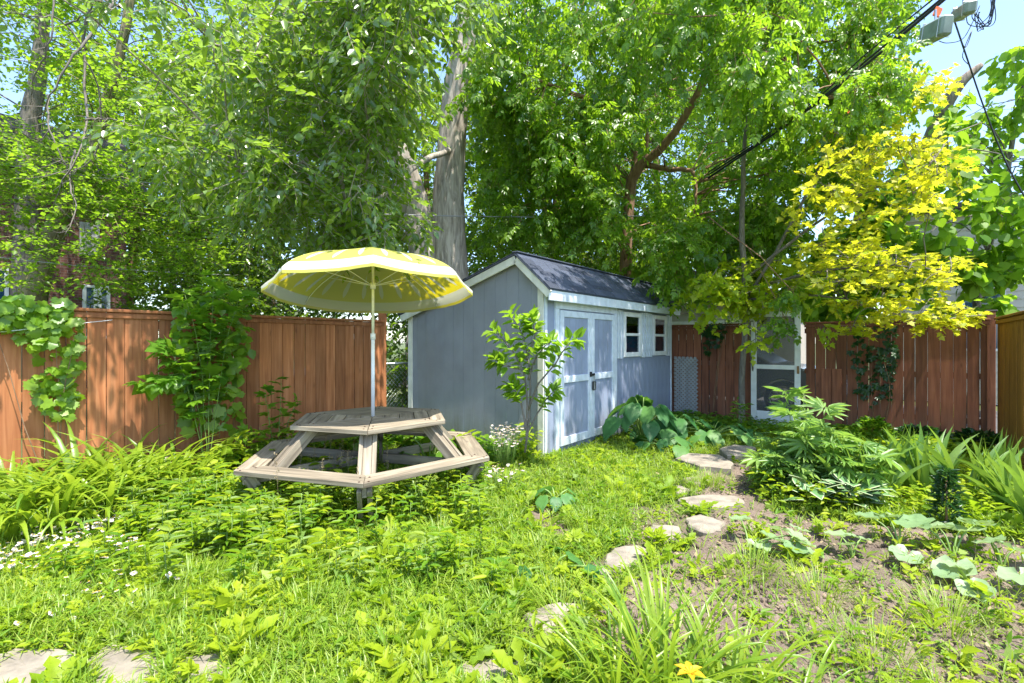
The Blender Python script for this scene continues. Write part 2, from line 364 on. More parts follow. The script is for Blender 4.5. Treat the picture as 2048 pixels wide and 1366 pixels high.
def soil_mat():
    m, nd, lk, bs = newmat('garden_soil')
    tc = nd.new('ShaderNodeTexCoord')
    n1 = nd.new('ShaderNodeTexNoise'); n1.inputs['Scale'].default_value = 1.3; n1.inputs['Detail'].default_value = 5
    n2 = nd.new('ShaderNodeTexNoise'); n2.inputs['Scale'].default_value = 55; n2.inputs['Detail'].default_value = 8; n2.inputs['Roughness'].default_value = 0.7
    for n in (n1, n2): lk.new(tc.outputs['Object'], n.inputs['Vector'])
    r1 = ramp(nd, [(0.3, (0.14, 0.105, 0.08)), (0.65, (0.28, 0.215, 0.17))]); lk.new(n1.outputs['Fac'], r1.inputs['Fac'])
    r2 = ramp(nd, [(0.3, (0.45, 0.42, 0.4)), (0.6, (1, 1, 1)), (0.75, (1.0, 0.98, 0.95))]); lk.new(n2.outputs['Fac'], r2.inputs['Fac'])
    mx = nd.new('ShaderNodeMix'); mx.data_type = 'RGBA'; mx.blend_type = 'MULTIPLY'; mx.inputs['Factor'].default_value = 1
    lk.new(r1.outputs['Color'], mx.inputs['A']); lk.new(r2.outputs['Color'], mx.inputs['B'])
    at = nd.new('ShaderNodeAttribute'); at.attribute_name = 'turf'
    m4 = nd.new('ShaderNodeMix'); m4.data_type = 'RGBA'; lk.new(at.outputs['Fac'], m4.inputs['Factor'])
    r3 = ramp(nd, [(0.35, (0.05, 0.075, 0.02)), (0.65, (0.11, 0.13, 0.04))]); lk.new(n2.outputs['Fac'], r3.inputs['Fac'])
    lk.new(mx.outputs['Result'], m4.inputs['A']); lk.new(r3.outputs['Color'], m4.inputs['B'])
    lk.new(m4.outputs['Result'], bs.inputs['Base Color']); bs.inputs['Roughness'].default_value = 0.95
    bp = nd.new('ShaderNodeBump'); bp.inputs['Strength'].default_value = 0.9; bp.inputs['Distance'].default_value = 0.02
    lk.new(n2.outputs['Fac'], bp.inputs['Height']); lk.new(bp.outputs[0], bs.inputs['Normal'])
    return m
M['soil'] = soil_mat()

def brick_mat(name, c1, c2, mortar, sc=4.0):
    m, nd, lk, bs = newmat(name)
    tc = nd.new('ShaderNodeTexCoord'); br = nd.new('ShaderNodeTexBrick'); sp = nd.new('ShaderNodeSeparateXYZ'); cb = nd.new('ShaderNodeCombineXYZ')
    lk.new(tc.outputs['Object'], sp.inputs[0]); s = mathn(nd, lk, 'ADD', sp.outputs['X'], sp.outputs['Y']); lk.new(s, cb.inputs[0]); lk.new(sp.outputs['Z'], cb.inputs[1])
    br.inputs['Scale'].default_value = sc; lk.new(cb.outputs[0], br.inputs['Vector'])
    br.inputs['Color1'].default_value = (*c1, 1); br.inputs['Color2'].default_value = (*c2, 1); br.inputs['Mortar'].default_value = (*mortar, 1)
    br.inputs['Mortar Size'].default_value = 0.015
    lk.new(br.outputs['Color'], bs.inputs['Base Color']); bs.inputs['Roughness'].default_value = 0.9
    return m
M['brick'] = brick_mat('dark_red_brick', (0.16, 0.06, 0.045), (0.11, 0.045, 0.035), (0.2, 0.17, 0.15))
M['houseside'] = flat_mat('beige_lap_siding', (0.55, 0.50, 0.45), 0.7, var=0.06, scale=2)
M['roofdark'] = flat_mat('dark_roof', (0.06, 0.055, 0.05), 0.9)
M['asphalt'] = flat_mat('alley_asphalt', (0.09, 0.09, 0.09), 0.9, scale=30, bump=0.3)
def win_mat():
    m, nd, lk, bs = newmat('window_glass'); tr = nd.new('ShaderNodeBsdfTransparent'); tr.inputs['Color'].default_value = (0.55, 0.68, 0.78, 1)
    gl = nd.new('ShaderNodeBsdfGlossy'); gl.inputs['Roughness'].default_value = 0.03; fr = nd.new('ShaderNodeFresnel'); fr.inputs['IOR'].default_value = 1.6
    f = mathn(nd, lk, 'ADD', fr.outputs[0], 0.10); ms = nd.new('ShaderNodeMixShader'); lk.new(f, ms.inputs['Fac']); lk.new(tr.outputs[0], ms.inputs[1]); lk.new(gl.outputs[0], ms.inputs[2]); lk.new(ms.outputs[0], nd['Material Output'].inputs['Surface'])
    return m
def glass_mat(name, col, rough=0.06, spec=1.0):
    m, nd, lk, bs = newmat(name); bs.inputs['Base Color'].default_value = (*col, 1); bs.inputs['Roughness'].default_value = rough
    bs.inputs['Specular IOR Level'].default_value = spec
    return m
M['pane'] = glass_mat('dark_blue_glass', (0.015, 0.06, 0.13))
M['winglass'] = win_mat()
M['curtain'] = flat_mat('curtain_cloth', (0.55, 0.47, 0.45), 0.8)
M['reflection'] = flat_mat('blue_reflection', (0.02, 0.10, 0.26), 0.5)
M['navy'] = flat_mat('dark_interior', (0.035, 0.10, 0.17), 0.8)
M['carglass'] = glass_mat('car_glass', (0.01, 0.012, 0.015))
M['carpaint'] = glass_mat('grey_car_paint', (0.16, 0.17, 0.20), 0.22, 0.8)
M['rubber'] = flat_mat('tyre_rubber', (0.02, 0.02, 0.02), 0.8)
M['rim'] = flat_mat('alloy_rim', (0.5, 0.48, 0.42), 0.35, 0.5)
def screen_mat():
    m, nd, lk, bs = newmat('insect_mesh'); bs.inputs['Base Color'].default_value = (0.10, 0.10, 0.105, 1); bs.inputs['Roughness'].default_value = 0.6
    tr = nd.new('ShaderNodeBsdfTransparent'); ms = nd.new('ShaderNodeMixShader'); ms.inputs['Fac'].default_value = 0.45
    lk.new(tr.outputs[0], ms.inputs[1]); lk.new(bs.outputs[0], ms.inputs[2]); lk.new(ms.outputs[0], nd['Material Output'].inputs['Surface'])
    return m
M['screen'] = screen_mat()

for k_, a_m in (('siding', .6), ('gable', .6), ('trim', .5), ('trimblue', .5), ('white', .25), ('cedar', .45), ('redwood', .4), ('amber', .4)): add_dirt(M[k_], .55 if k_ != 'white' else .2, amt=a_m)
# ------------------------------------------------------------------ leaf shapes (axis +Y, face up +Z)
def t_oval(w=0.28, fold=0.06, droop=0.08):
    v = [(0, 0, 0), (0, 1, -droop * 1.6), (w, 0.33, fold), (w * 0.72, 0.68, fold - droop * 0.6), (-w, 0.33, fold), (-w * 0.72, 0.68, fold - droop * 0.6)]
    return np.array(v), [[0, 2, 3, 1], [0, 1, 5, 4]]
def t_quad(w=0.3):
    return np.array([(0, 0, 0), (w, 0.45, 0.05), (0, 1, -0.05), (-w, 0.45, 0.05)]), [[0, 1, 2, 3]]
def t_fan(outline, cup=0.0, center=(0, 0.35, 0), droop=0.1):
    v = [center] + [(x, y, cup * math.hypot(x, y - center[1]) - droop * y * y) for x, y in outline]
    n = len(outline)
    return np.array(v, float), [[0, 1 + i, 1 + (i + 1) % n] for i in range(n)]
def maple_outline():
    h = [(0.0, 0.0), (0.20, 0.05), (0.46, -0.02), (0.34, 0.2), (0.62, 0.42), (0.36, 0.42), (0.30, 0.50), (0.20, 0.68), (0.0, 1.0)]
    return h + [(-x, y) for x, y in h[-2:0:-1]]
def heart_outline():
    h = [(0, 0.06), (0.18, -0.06), (0.42, 0.06), (0.52, 0.32), (0.40, 0.62), (0.18, 0.84), (0.0, 1.0)]
    return h + [(-x, y) for x, y in h[-2:0:-1]]
def grape_outline():
    h = [(0, 0.05), (0.25, -0.08), (0.50, 0.10), (0.43, 0.28), (0.60, 0.50), (0.38, 0.60), (0.26, 0.82), (0.12, 0.80), (0.0, 1.0)]
    return h + [(-x, y) for x, y in h[-2:0:-1]]
def dandelion_outline():
    h = [(0.03, 0.0), (0.04, 0.2), (0.10, 0.24), (0.05, 0.34), (0.15, 0.42), (0.07, 0.52), (0.19, 0.62), (0.10, 0.72), (0.17, 0.84), (0.0, 1.0)]
    return h + [(-x, y) for x, y in h[::-1][1:]]
T_OVAL = t_oval(); T_OVALW = t_oval(0.36, 0.05, 0.1); T_LANCE = t_oval(0.13, 0.03, 0.22); T_QUAD = t_quad(0.3)
T_MAPLE = t_fan(maple_outline(), 0.06); T_HEART = t_fan(heart_outline(), 0.10, droop=0.16); T_GRAPE = t_fan(grape_outline(), 0.08)
def t_strip(outl_half, fold=0.05, droop=0.25):       # lobed long leaf as left/right strips off the midrib
    v = []; f = []
    for x, y in outl_half: v += [(0, y, -droop * y * y), (x, y, fold * (x > 0.06) - droop * y * y), (-x, y, fold * (x > 0.06) - droop * y * y)]
    for i in range(len(outl_half) - 1):
        a = 3 * i; b = a + 3; f += [[a, a + 1, b + 1, b], [a, b, b + 2, a + 2]]
    return np.array(v, float), f
T_BURD = t_strip([(0.03, 0.0), (0.28, 0.06), (0.40, 0.2), (0.38, 0.4), (0.42, 0.5), (0.26, 0.72), (0.2, 0.78), (0.01, 1.0)], 0.08, 0.3)
T_DAND = t_strip([(0.02, 0.0), (0.05, 0.25), (0.13, 0.36), (0.06, 0.46), (0.17, 0.58), (0.09, 0.68), (0.17, 0.80), (0.01, 1.0)])
def merge_t(parts):
    V = []; Fc = []; c = 0
    for (v, f), A, o in parts:
        V.append(v @ np.array(A).T + np.array(o)); Fc += [[i + c for i in q] for q in f]; c += len(v)
    return np.concatenate(V), Fc
def rotz(a): return np.array([[math.cos(a), -math.sin(a), 0], [math.sin(a), math.cos(a), 0], [0, 0, 1]])
def rotx(a): return np.array([[1, 0, 0], [0, math.cos(a), -math.sin(a)], [0, math.sin(a), math.cos(a)]])
T_COMP = merge_t([(T_OVAL, rotz(a) @ rotx(-0.25) * s, (0.0, y, 0)) for a, y, s in ((1.1, 0.15, 0.45), (-1.1, 0.15, 0.45), (0.75, 0.45, 0.5), (-0.75, 0.45, 0.5), (0, 0.5, 0.6))])
T_PALM = merge_t([(t_oval(0.10, 0.02, 0.18), rotz(a) * s, (0, 0, 0)) for a, s in ((0, 1.0), (0.45, 0.93), (-0.45, 0.93), (0.95, 0.75), (-0.95, 0.75), (1.5, 0.5), (-1.5, 0.5))])
T_CREEP = merge_t([(T_OVAL, rotz(a) * s, (0, 0, 0)) for a, s in ((0, 1.0), (0.8, 0.85), (-0.8, 0.85), (1.7, 0.6), (-1.7, 0.6))])
T_CLOVER = merge_t([(t_quad(0.42), rotz(a), (0, 0, 0)) for a in (0, 2.1, -2.1)])
def t_blade(w=0.03, bend=0.5, seg=4, fold=0.25, twist=0.0):
    v = []; f = []; y = z = 0.0; ang = math.pi / 2
    for i in range(seg + 1):
        t = i / seg; ww = w * (0.75 + 0.6 * t * (1 - t) * 2) * (1 - t ** 3) + 0.0005
        c, s = math.cos(twist * t), math.sin(twist * t)
        v += [(-ww * c, y - fold * ww * math.sin(ang) - ww * s, z + fold * ww * abs(math.cos(ang))), (0, y, z), (ww * c, y - fold * ww * math.sin(ang) + ww * s, z + fold * ww * abs(math.cos(ang)))]
        ang -= bend / seg * (0.4 + 1.2 * t); y += math.cos(ang) / seg; z += math.sin(ang) / seg
    for i in range(seg):
        a = 3 * i; b = a + 3; f += [[a, a + 1, b + 1, b], [a + 1, a + 2, b + 2, b + 1]]
    return np.array(v, float), f      # grows upward (+Z) and bends toward +Y, unit length

def nrm(a): return a / (np.linalg.norm(a, axis=-1, keepdims=True) + 1e-9)
def frames(d, n, s):
    d = nrm(d); x = nrm(np.cross(d, n)); z = np.cross(x, d)
    return np.stack([x, d, z], -1) * np.asarray(s)[:, None, None]
def zframes(az, tilt, s):            # blades: turned az about Z, tilted outwards
    n = len(az); o = np.zeros((n, 3, 3)); ca, sa = np.cos(az), np.sin(az); ct, st = np.cos(tilt), np.sin(tilt)
    # local y -> outward dir, z -> up tilted outward
    out = np.stack([ca, sa, 0 * ca], -1); up = np.tile([0, 0, 1.0], (n, 1))
    z = up * ct[:, None] + out * st[:, None]; y = out * ct[:, None] - up * st[:, None]; x = np.cross(y, z)
    return np.stack([x, y, z], -1) * np.asarray(s)[:, None, None]

def in_poly(px, py, poly):
    px = np.asarray(px, float); py = np.asarray(py, float); r = np.zeros(px.shape, bool); n = len(poly)
    for i in range(n):
        x1, y1 = poly[i]; x2, y2 = poly[(i + 1) % n]
        if y1 == y2: continue
        c = ((y1 > py) != (y2 > py)) & (px < (x2 - x1) * (py - y1) / (y2 - y1) + x1); r ^= c
    return r

# ------------------------------------------------------------------ ground
SOIL_PX = [[(1180, 1500), (1190, 1230), (1290, 1140), (1380, 1090), (1420, 1040), (1400, 960), (1440, 925), (1520, 930), (1540, 1020), (1700, 1045), (2048, 1090), (2500, 1150), (3000, 1500)],
           [(150, 1160), (260, 1150), (300, 1210), (220, 1250), (150, 1230)], [(560, 1230), (680, 1210), (690, 1250), (600, 1290)],
           [(1050, 1010), (1120, 1020), (1150, 1060), (1090, 1075), (1050, 1050)],
           [(-100, 1290), (220, 1300), (470, 1310), (480, 1500), (-200, 1500)],
           [(1130, 1150), (1300, 1090), (1330, 1120), (1250, 1170), (1200, 1210), (1130, 1300), (1060, 1400), (860, 1400), (860, 1330), (1020, 1310), (1030, 1240), (1130, 1200)],
           [(1250, 1020), (1400, 1010), (1400, 1080), (1290, 1120), (1250, 1080)]]
STONES_PX = [
 ('large raised flagstone nearest to the shed, grass round its edges', [(1350, 928), (1375, 918), (1440, 921), (1467, 938), (1462, 950), (1400, 944)], 0.09),
 ('shaded flagstone in front of the screen door, farthest of the path', [(1438, 908), (1470, 899), (1512, 905), (1505, 922), (1455, 922)], 0.05),
 ('small flagstone just in front of the large raised flagstone', [(1365, 960), (1400, 957), (1425, 968), (1400, 976), (1370, 968)], 0.02),
 ('little pale stone sunk in grass left of the path', [(1335, 978), (1360, 974), (1380, 982), (1365, 991), (1340, 988)], 0.02),
 ('wide pale flagstone edged by soil in mid path', [(1355, 1002), (1410, 993), (1480, 998), (1492, 1010), (1430, 1020), (1375, 1014)], 0.03),
 ('pale flagstone beside the soil bed, right of its neighbour', [(1368, 1040), (1400, 1033), (1450, 1050), (1440, 1064), (1415, 1072), (1380, 1058)], 0.03),
 ('pale rounded flagstone, left of the pair at the bend', [(1290, 1076), (1305, 1060), (1355, 1062), (1366, 1072), (1345, 1088), (1300, 1086)], 0.03),
 ('broad grey flagstone at the middle of the path', [(1205, 1140), (1225, 1112), (1275, 1104), (1302, 1118), (1270, 1142), (1240, 1160)], 0.02),
 ('grey flagstone half hidden by grass below the broad one', [(1155, 1153), (1200, 1150), (1235, 1162), (1210, 1184), (1190, 1170)], 0.02),
 ('long grey flagstone beside the foreground lily clump', [(1048, 1248), (1090, 1225), (1150, 1220), (1165, 1232), (1110, 1290), (1070, 1282)], 0.02),
 ('flagstone at the bottom edge, in the middle of the picture', [(880, 1358), (930, 1338), (1040, 1328), (1060, 1345), (1045, 1400), (900, 1410)], 0.02),
 ('small flagstone at the bottom edge left of centre', [(350, 1350), (380, 1332), (440, 1325), (470, 1345), (430, 1400), (350, 1400)], 0.02),
 ('brown stained flagstone at the bottom edge', [(170, 1335), (215, 1308), (300, 1315), (330, 1345), (300, 1420), (190, 1420)], 0.02),
 ('large pale flagstone in the bottom left corner', [(-60, 1340), (30, 1318), (150, 1318), (165, 1345), (120, 1420), (-90, 1420)], 0.02),
]
def soilness(x, y):
    px, py, Y = w2p(x, y)
    wob = 14 * np.sin(x * 7.1 + 1.3 * np.sin(y * 5)) + 10 * np.sin(y * 11.3 + x * 3)
    r = np.zeros(np.shape(x))
    for i, pl in enumerate(SOIL_PX): r = np.maximum(r, in_poly(px + wob, py + wob * 0.4, pl) * (1.0, 0.7, 0.6, 1.0, 0.55, 0.6, 0.8)[i])
    r = np.where((-x * SY + y * CY) < 0.3, 0, r)
    return r
def gz(x, y):
    return 0.018 * np.sin(x * 1.7 + 0.6) * np.cos(y * 1.3) + 0.010 * np.sin(x * 5.3 + y * 3.1) + 0.006 * np.sin(x * 11 - y * 9.7)
gx = np.concatenate([[-400, -150, -60, -30, -18, -12], np.arange(-9, 4.01, 0.05), [6, 9, 14, 25, 60, 150, 400]])
gy = np.concatenate([[-400, -150, -60, -25, -10, -4], np.arange(-1, 11.01, 0.05), [13, 17, 25, 40, 80, 180, 400]])
XX, YY = np.meshgrid(gx, gy, indexing='ij')
SO = soilness(XX, YY)
ZZ = gz(XX, YY) * (np.abs(XX) < 12) + SO * (0.012 * rng.standard_normal(XX.shape) + 0.012 * np.sin(XX * 23) * np.sin(YY * 19 + XX * 5))
ZZ = np.where((np.abs(XX) > 15) | (YY > 14) | (YY < -5), -0.03, ZZ)
nX, nY = XX.shape
me = bpy.data.meshes.new('ground')
idx = np.arange(nX * nY).reshape(nX, nY)
q = np.stack([idx[:-1, :-1], idx[1:, :-1], idx[1:, 1:], idx[:-1, 1:]], -1).reshape(-1, 4)
me.vertices.add(nX * nY); me.vertices.foreach_set('co', np.stack([XX, YY, ZZ], -1).astype(np.float32).ravel())
me.loops.add(q.size); me.loops.foreach_set('vertex_index', q.ravel().astype(np.int32))
me.polygons.add(len(q)); me.polygons.foreach_set('loop_start', (np.arange(len(q)) * 4).astype(np.int32)); me.polygons.foreach_set('loop_total', np.full(len(q), 4, np.int32))
at = me.attributes.new('turf', 'FLOAT', 'POINT'); at.data.foreach_set('value', (1 - SO).astype(np.float32).ravel())
me.update(calc_edges=True)
gr = link('ground', me, M['soil']); gr['kind'] = 'structure'
# alley behind the back fence
al = link('alley_pavement', mesh_py('alley', [(-25, 9.95, 0.05), (25, 9.95, 0.05), (25, 14.2, 0.05), (-25, 14.2, 0.05)], [[0, 1, 2, 3]]), M['asphalt']); al['kind'] = 'structure'

# stepping stones
stone_world = []
for lab, pl, hgt in STONES_PX:
    pts = [G(*p) for p in pl]; c = np.mean(pts, axis=0); c[2] = 0
    t = thing('stepping_stone', (c[0], c[1], 0), lab, 'stone', 'stepping stones of the garden path')
    # densify the outline with a natural wobble
    out = []
    for i in range(len(pts)):
        a, b = pts[i], pts[(i + 1) % len(pts)]
        for k in range(4):
            p = a + (b - a) * k / 4; d = p - c
            out.append(p - c + nrm(d) * random.uniform(-0.012, 0.012))
    n = len(out); zb = float(max(gz(p[0], p[1]) for p in pts)) + 0.012; hgt = hgt * 0.6 + 0.004
    V = [(p[0], p[1], -0.05) for p in out] + [(p[0], p[1], zb + hgt - 0.012 + random.uniform(-.003, .003)) for p in out] + \
        [(p[0] * 0.93, p[1] * 0.93, zb + hgt + random.uniform(-.003, .004)) for p in out] + [(p[0] * 0.5, p[1] * 0.5, zb + hgt + random.uniform(-.004, .004)) for p in out] + [(0, 0, zb + hgt)]
    Fc = []
    for k in range(3): Fc += [[k * n + i, k * n + (i + 1) % n, (k + 1) * n + (i + 1) % n, (k + 1) * n + i] for i in range(n)]
    Fc += [[3 * n + i, 3 * n + (i + 1) % n, 4 * n] for i in range(n)]
    so_ = mesh_py('stone', V, Fc)
    bpy.data.objects.remove(t)
    o = link('stepping_stone', so_, M['stone'], loc=(c[0], c[1], 0)); tag(o, lab, 'stone', 'stepping stones of the garden path')
    stone_world.append([(p[0], p[1]) for p in pts])

# ------------------------------------------------------------------ shed
SU, SV = -3.51, 5.03            # near right corner
SL, SE = -6.15, 9.39            # left side, far end
shed = thing('garden_shed', (SU, SV, 0), 'blue-grey wooden garden shed with cream trim and asymmetric shingle roof', 'shed')
PK, PKZ = -3.90, 2.57; EZR, EZL = 2.17, 1.90
def gable_z(u): return PKZ + (u - PK) * (EZL - PKZ) / (SL - PK) if u < PK else PKZ + (u - PK) * (EZR - PKZ) / (SU - PK)
# gable siding in vertical strips, 2.5 mm grooves
us = np.append(np.arange(SL, SU - 0.05, 0.203), SU)
backing = prism('backing', [(SL, 0), (SU, 0), (SU, EZR), (PK, PKZ), (SL, EZL)], (1, 0, 0), (0, 0, 1), (0, SV + 0.03, 0), -0.02, M['gable'], shed, 0)
for a, b in zip(us[:-1], us[1:]):
    a2, b2 = a + 0.0016, b - 0.0016
    pl = [(a2, 0), (b2, 0), (b2, gable_z(b2))] + ([(PK, PKZ)] if a2 < PK < b2 else []) + [(a2, gable_z(a2))]
    prism('siding_panel', pl, (1, 0, 0), (0, 0, 1), (0, SV + 0.012, 0), 0.012, M['gable'], shed, 0.001)
# far gable, left wall (plain closed volume)
prism('wall', [(SL, 0), (SU, 0), (SU, EZR), (PK, PKZ), (SL, EZL)], (1, 0, 0), (0, 0, 1), (0, SE, 0), 0.02, M['gable'], shed, 0)
box('wall', (SL + 0.01, (SV + SE) / 2, EZL / 2), (0.02, SE - SV - 0.06, EZL), M['gable'], shed)
# door side: strips
D0, D1 = 5.36, 6.93             # door opening along v
vsx = np.append(np.arange(SV + 0.02, SE - 0.05, 0.203), SE)
box('backing', (SU - 0.035, (SV + SE) / 2, EZR / 2), (0.01, SE - SV - 0.06, EZR), M['siding'], shed, bev=0)
for a, b in zip(vsx[:-1], vsx[1:]):
    box('siding_panel', (SU - 0.012, (a + b) / 2, EZR / 2), (0.014, b - a - 0.003, EZR - 0.01), M['siding'], shed, bev=0.001)
# corner boards
box('corner_board', (SU + 0.002 - 0.045, SV - 0.012, EZR / 2 + 0.02), (0.09, 0.02, EZR + 0.03), M['trim'], shed)
box('corner_board', (SU + 0.010, SV + 0.025, EZR / 2 + 0.0), (0.02, 0.05, EZR - 0.02), M['trimblue'], shed)
box('corner_board', (SL + 0.05, SV - 0.012, EZL / 2), (0.10, 0.02, EZL), M['trim'], shed)
box('corner_board', (SU + 0.010, SE - 0.03, 0.75), (0.02, 0.05, 1.5), M['trimblue'], shed)
# rake boards
RV = SV - 0.085
def rake(u0, z0, u1, z1, nm):
    beam(nm, (u0, RV, z0), (u1, RV, z1), 0.022, 0.105, M['trim'], shed, up=(0, 0, 1))
EU, EZ = SU + 0.14, 2.13        # eave edge
rake(PK - 0.001, PKZ + 0.000, SL - 0.10, EZL - 0.035, 'rake_board'); rake(PK + 0.001, PKZ + 0.000, EU, EZ - 0.045, 'rake_board')
# soffit strips under the rake, closing the gap to the wall
beam('soffit', (PK, SV - 0.045, PKZ - 0.02), (SL - 0.08, SV - 0.045, EZL - 0.05), 0.06, 0.015, M['yellowedge'], shed)
beam('soffit', (PK, SV - 0.045, PKZ - 0.02), (EU - 0.03, SV - 0.045, EZ - 0.03), 0.06, 0.015, M['yellowedge'], shed)
# fascia along the door side
box('fascia', (EU, (SV + SE) / 2, EZ - 0.055), (0.024, SE - SV + 0.19, 0.13), M['trimblue'], shed)
box('drip_edge', (EU + 0.008, (SV + SE) / 2, EZ + 0.018), (0.02, SE - SV + 0.20, 0.012), M['yellowedge'], shed, bev=0.001)
box('soffit', ((SU + EU) / 2, (SV + SE) / 2, EZ - 0.06), (EU - SU - 0.03, SE - SV, 0.012), M['trimblue'], shed, bev=0.001)
# roof deck + shingles
rf = []
V0, V1 = SV - 0.11, SE + 0.11
def slope_pts(s, side):         # s 0..1 from ridge to eave
    if side > 0: return PK + (EU + 0.02 - PK) * s, PKZ + 0.085 + (EZ + 0.03 - PKZ - 0.085) * s
    return PK + (SL - 0.14 - PK) * s, PKZ + 0.085 + (EZL + 0.045 - PKZ - 0.085) * s
roof = None
for side in (1, -1):
    (ua, za), (ub, zb) = slope_pts(0, side), slope_pts(1, side)
    o = beam('roof', (ua, (V0 + V1) / 2, za - 0.018), (ub, (V0 + V1) / 2, zb - 0.018), V1 - V0, 0.02, M['shingle'], shed, up=(0, 0, 1), bev=0.002)
    Ls = math.hypot(ub - ua, zb - za); rows = int(Ls / 0.135)
    ang = math.atan2(zb - za, abs(ub - ua)); dirv = Vector((ub - ua, 0, zb - za)).normalized()
    nv = Vector((0, 1, 0)).cross(dirv) ; nv = nv if nv.z > 0 else -nv
    meS = [box_mesh(0.150, 0.30 + 0.0001 * k, 0.008, 0.001) for k in range(2)]
    wd = 0.306 if side > 0 else 0.9
    for r_ in range(rows + 1):
        off = random.uniform(0, wd)
        s0 = (r_ + 0.5) * (Ls / (rows + 1))
        v = V0 - (off if off < wd else 0)
        while v < V1 - 0.02:
            a = max(v, V0); b = min(v + wd, V1); 
            if b - a > 0.04:
                c = Vector((ua, 0, za)) + dirv * s0 + nv * (0.004 + random.uniform(0, 0.003)); c.y = (a + b) / 2
                oo = link('shingle', box_mesh(Ls / (rows + 1) + 0.02, round(b - a - 0.004, 2), 0.009, 0.001), M['shingle'])
                x = dirv; y = Vector((0, 1, 0)); z = x.cross(y)
                if z.z < 0: y = -y; z = -z
                # tilt so the lower edge of each course is proud
                Mx = Matrix((x, y, z)).transposed().to_4x4() @ Matrix.Rotation(R(2.2), 4, 'Y')
                Mx.translation = c - Vector(shed.location); oo.parent = shed; oo.matrix_local = Mx
            v += wd
box('ridge_cap', (PK, (V0 + V1) / 2, PKZ + 0.095), (0.10, V1 - V0, 0.018), M['shingle'], shed, bev=0.006)
# door surround
XF = SU + 0.006
box('door_casing', (XF, D0 - 0.045, 0.98), (0.03, 0.09, 1.90), M['trimblue'], shed)
box('door_casing', (XF, D1 + 0.045, 0.98), (0.03, 0.09, 1.90), M['trimblue'], shed)
box('door_casing', (XF + 0.001, (D0 + D1) / 2, 1.985), (0.032, D1 - D0 + 0.18, 0.11), M['trimblue'], shed)
mid = (D0 + D1) / 2 + 0.04
for k, (a, b) in enumerate(((D0 + 0.006, mid - 0.004), (mid + 0.004, D1 - 0.006))):
    d = bpy.data.objects.new('door', box_mesh(0.02, b - a, 1.80, 0.002)); COL.objects.link(d)
    if not d.data.materials: d.data.materials.append(M['siding'])
    d.location = Vector((SU + 0.008, (a + b) / 2, 1.015)) - Vector(shed.location); d.parent = shed
    def sub(name, c, s, m=M['trimblue']):
        o = box(name, c, s, m); o.location = Vector(o.location) - Vector((SU + 0.008, (a + b) / 2, 1.015)); o.parent = d; return o
    xo = SU + 0.024
    w_ = 0.085
    sub('stile', (xo, a + w_ / 2, 1.015), (0.022, w_, 1.80)); sub('stile', (xo, b - w_ / 2, 1.015), (0.022, w_, 1.80))
    sub('rail', (xo + .001, (a + b) / 2, 1.87), (0.022, b - a - 2 * w_ - 0.002, 0.085)); sub('rail', (xo + .001, (a + b) / 2, 0.99), (0.022, b - a - 2 * w_ - 0.002, 0.09)); sub('rail', (xo + .001, (a + b) / 2, 0.17), (0.022, b - a - 2 * w_ - 0.002, 0.11))
    for q_ in range(1, 4):
        v_ = a + w_ + (b - a - 2 * w_) * q_ / 4
        sub('groove_strip', (SU + 0.0192, v_, 1.43), (0.002, 0.005, 0.78), M['gable']); sub('groove_strip', (SU + 0.0192, v_, 0.585), (0.002, 0.005, 0.70), M['gable'])
hasp = box('hasp', (SU + 0.045, mid, 1.02), (0.02, 0.13, 0.035), M['black'], shed)
box('hasp', (SU + 0.05, mid - 0.05, 1.03), (0.03, 0.03, 0.07), M['black'], shed)
# padlock / key box hanging from the hasp
pk = thing('padlock', (SU + 0.06, mid + 0.02, 0.84), 'black key lock box hanging from the hasp of the shed door', 'lock')
box('body', (SU + 0.062, mid + 0.02, 0.86), (0.035, 0.07, 0.13), M['black'], pk, bev=0.012)
box('faceplate', (SU + 0.081, mid + 0.005, 0.86), (0.006, 0.03, 0.10), M['metal'], pk, bev=0.002)
a_ = Acc(); th = np.linspace(0, np.pi, 9)
a_.tube(np.stack([np.full(9, SU + 0.062), mid + 0.02 + 0.022 * np.cos(th), 0.925 + 0.08 * np.sin(th)], -1), 0.005, 6); a_.build('shackle', M['metal'], pk, smooth=True)
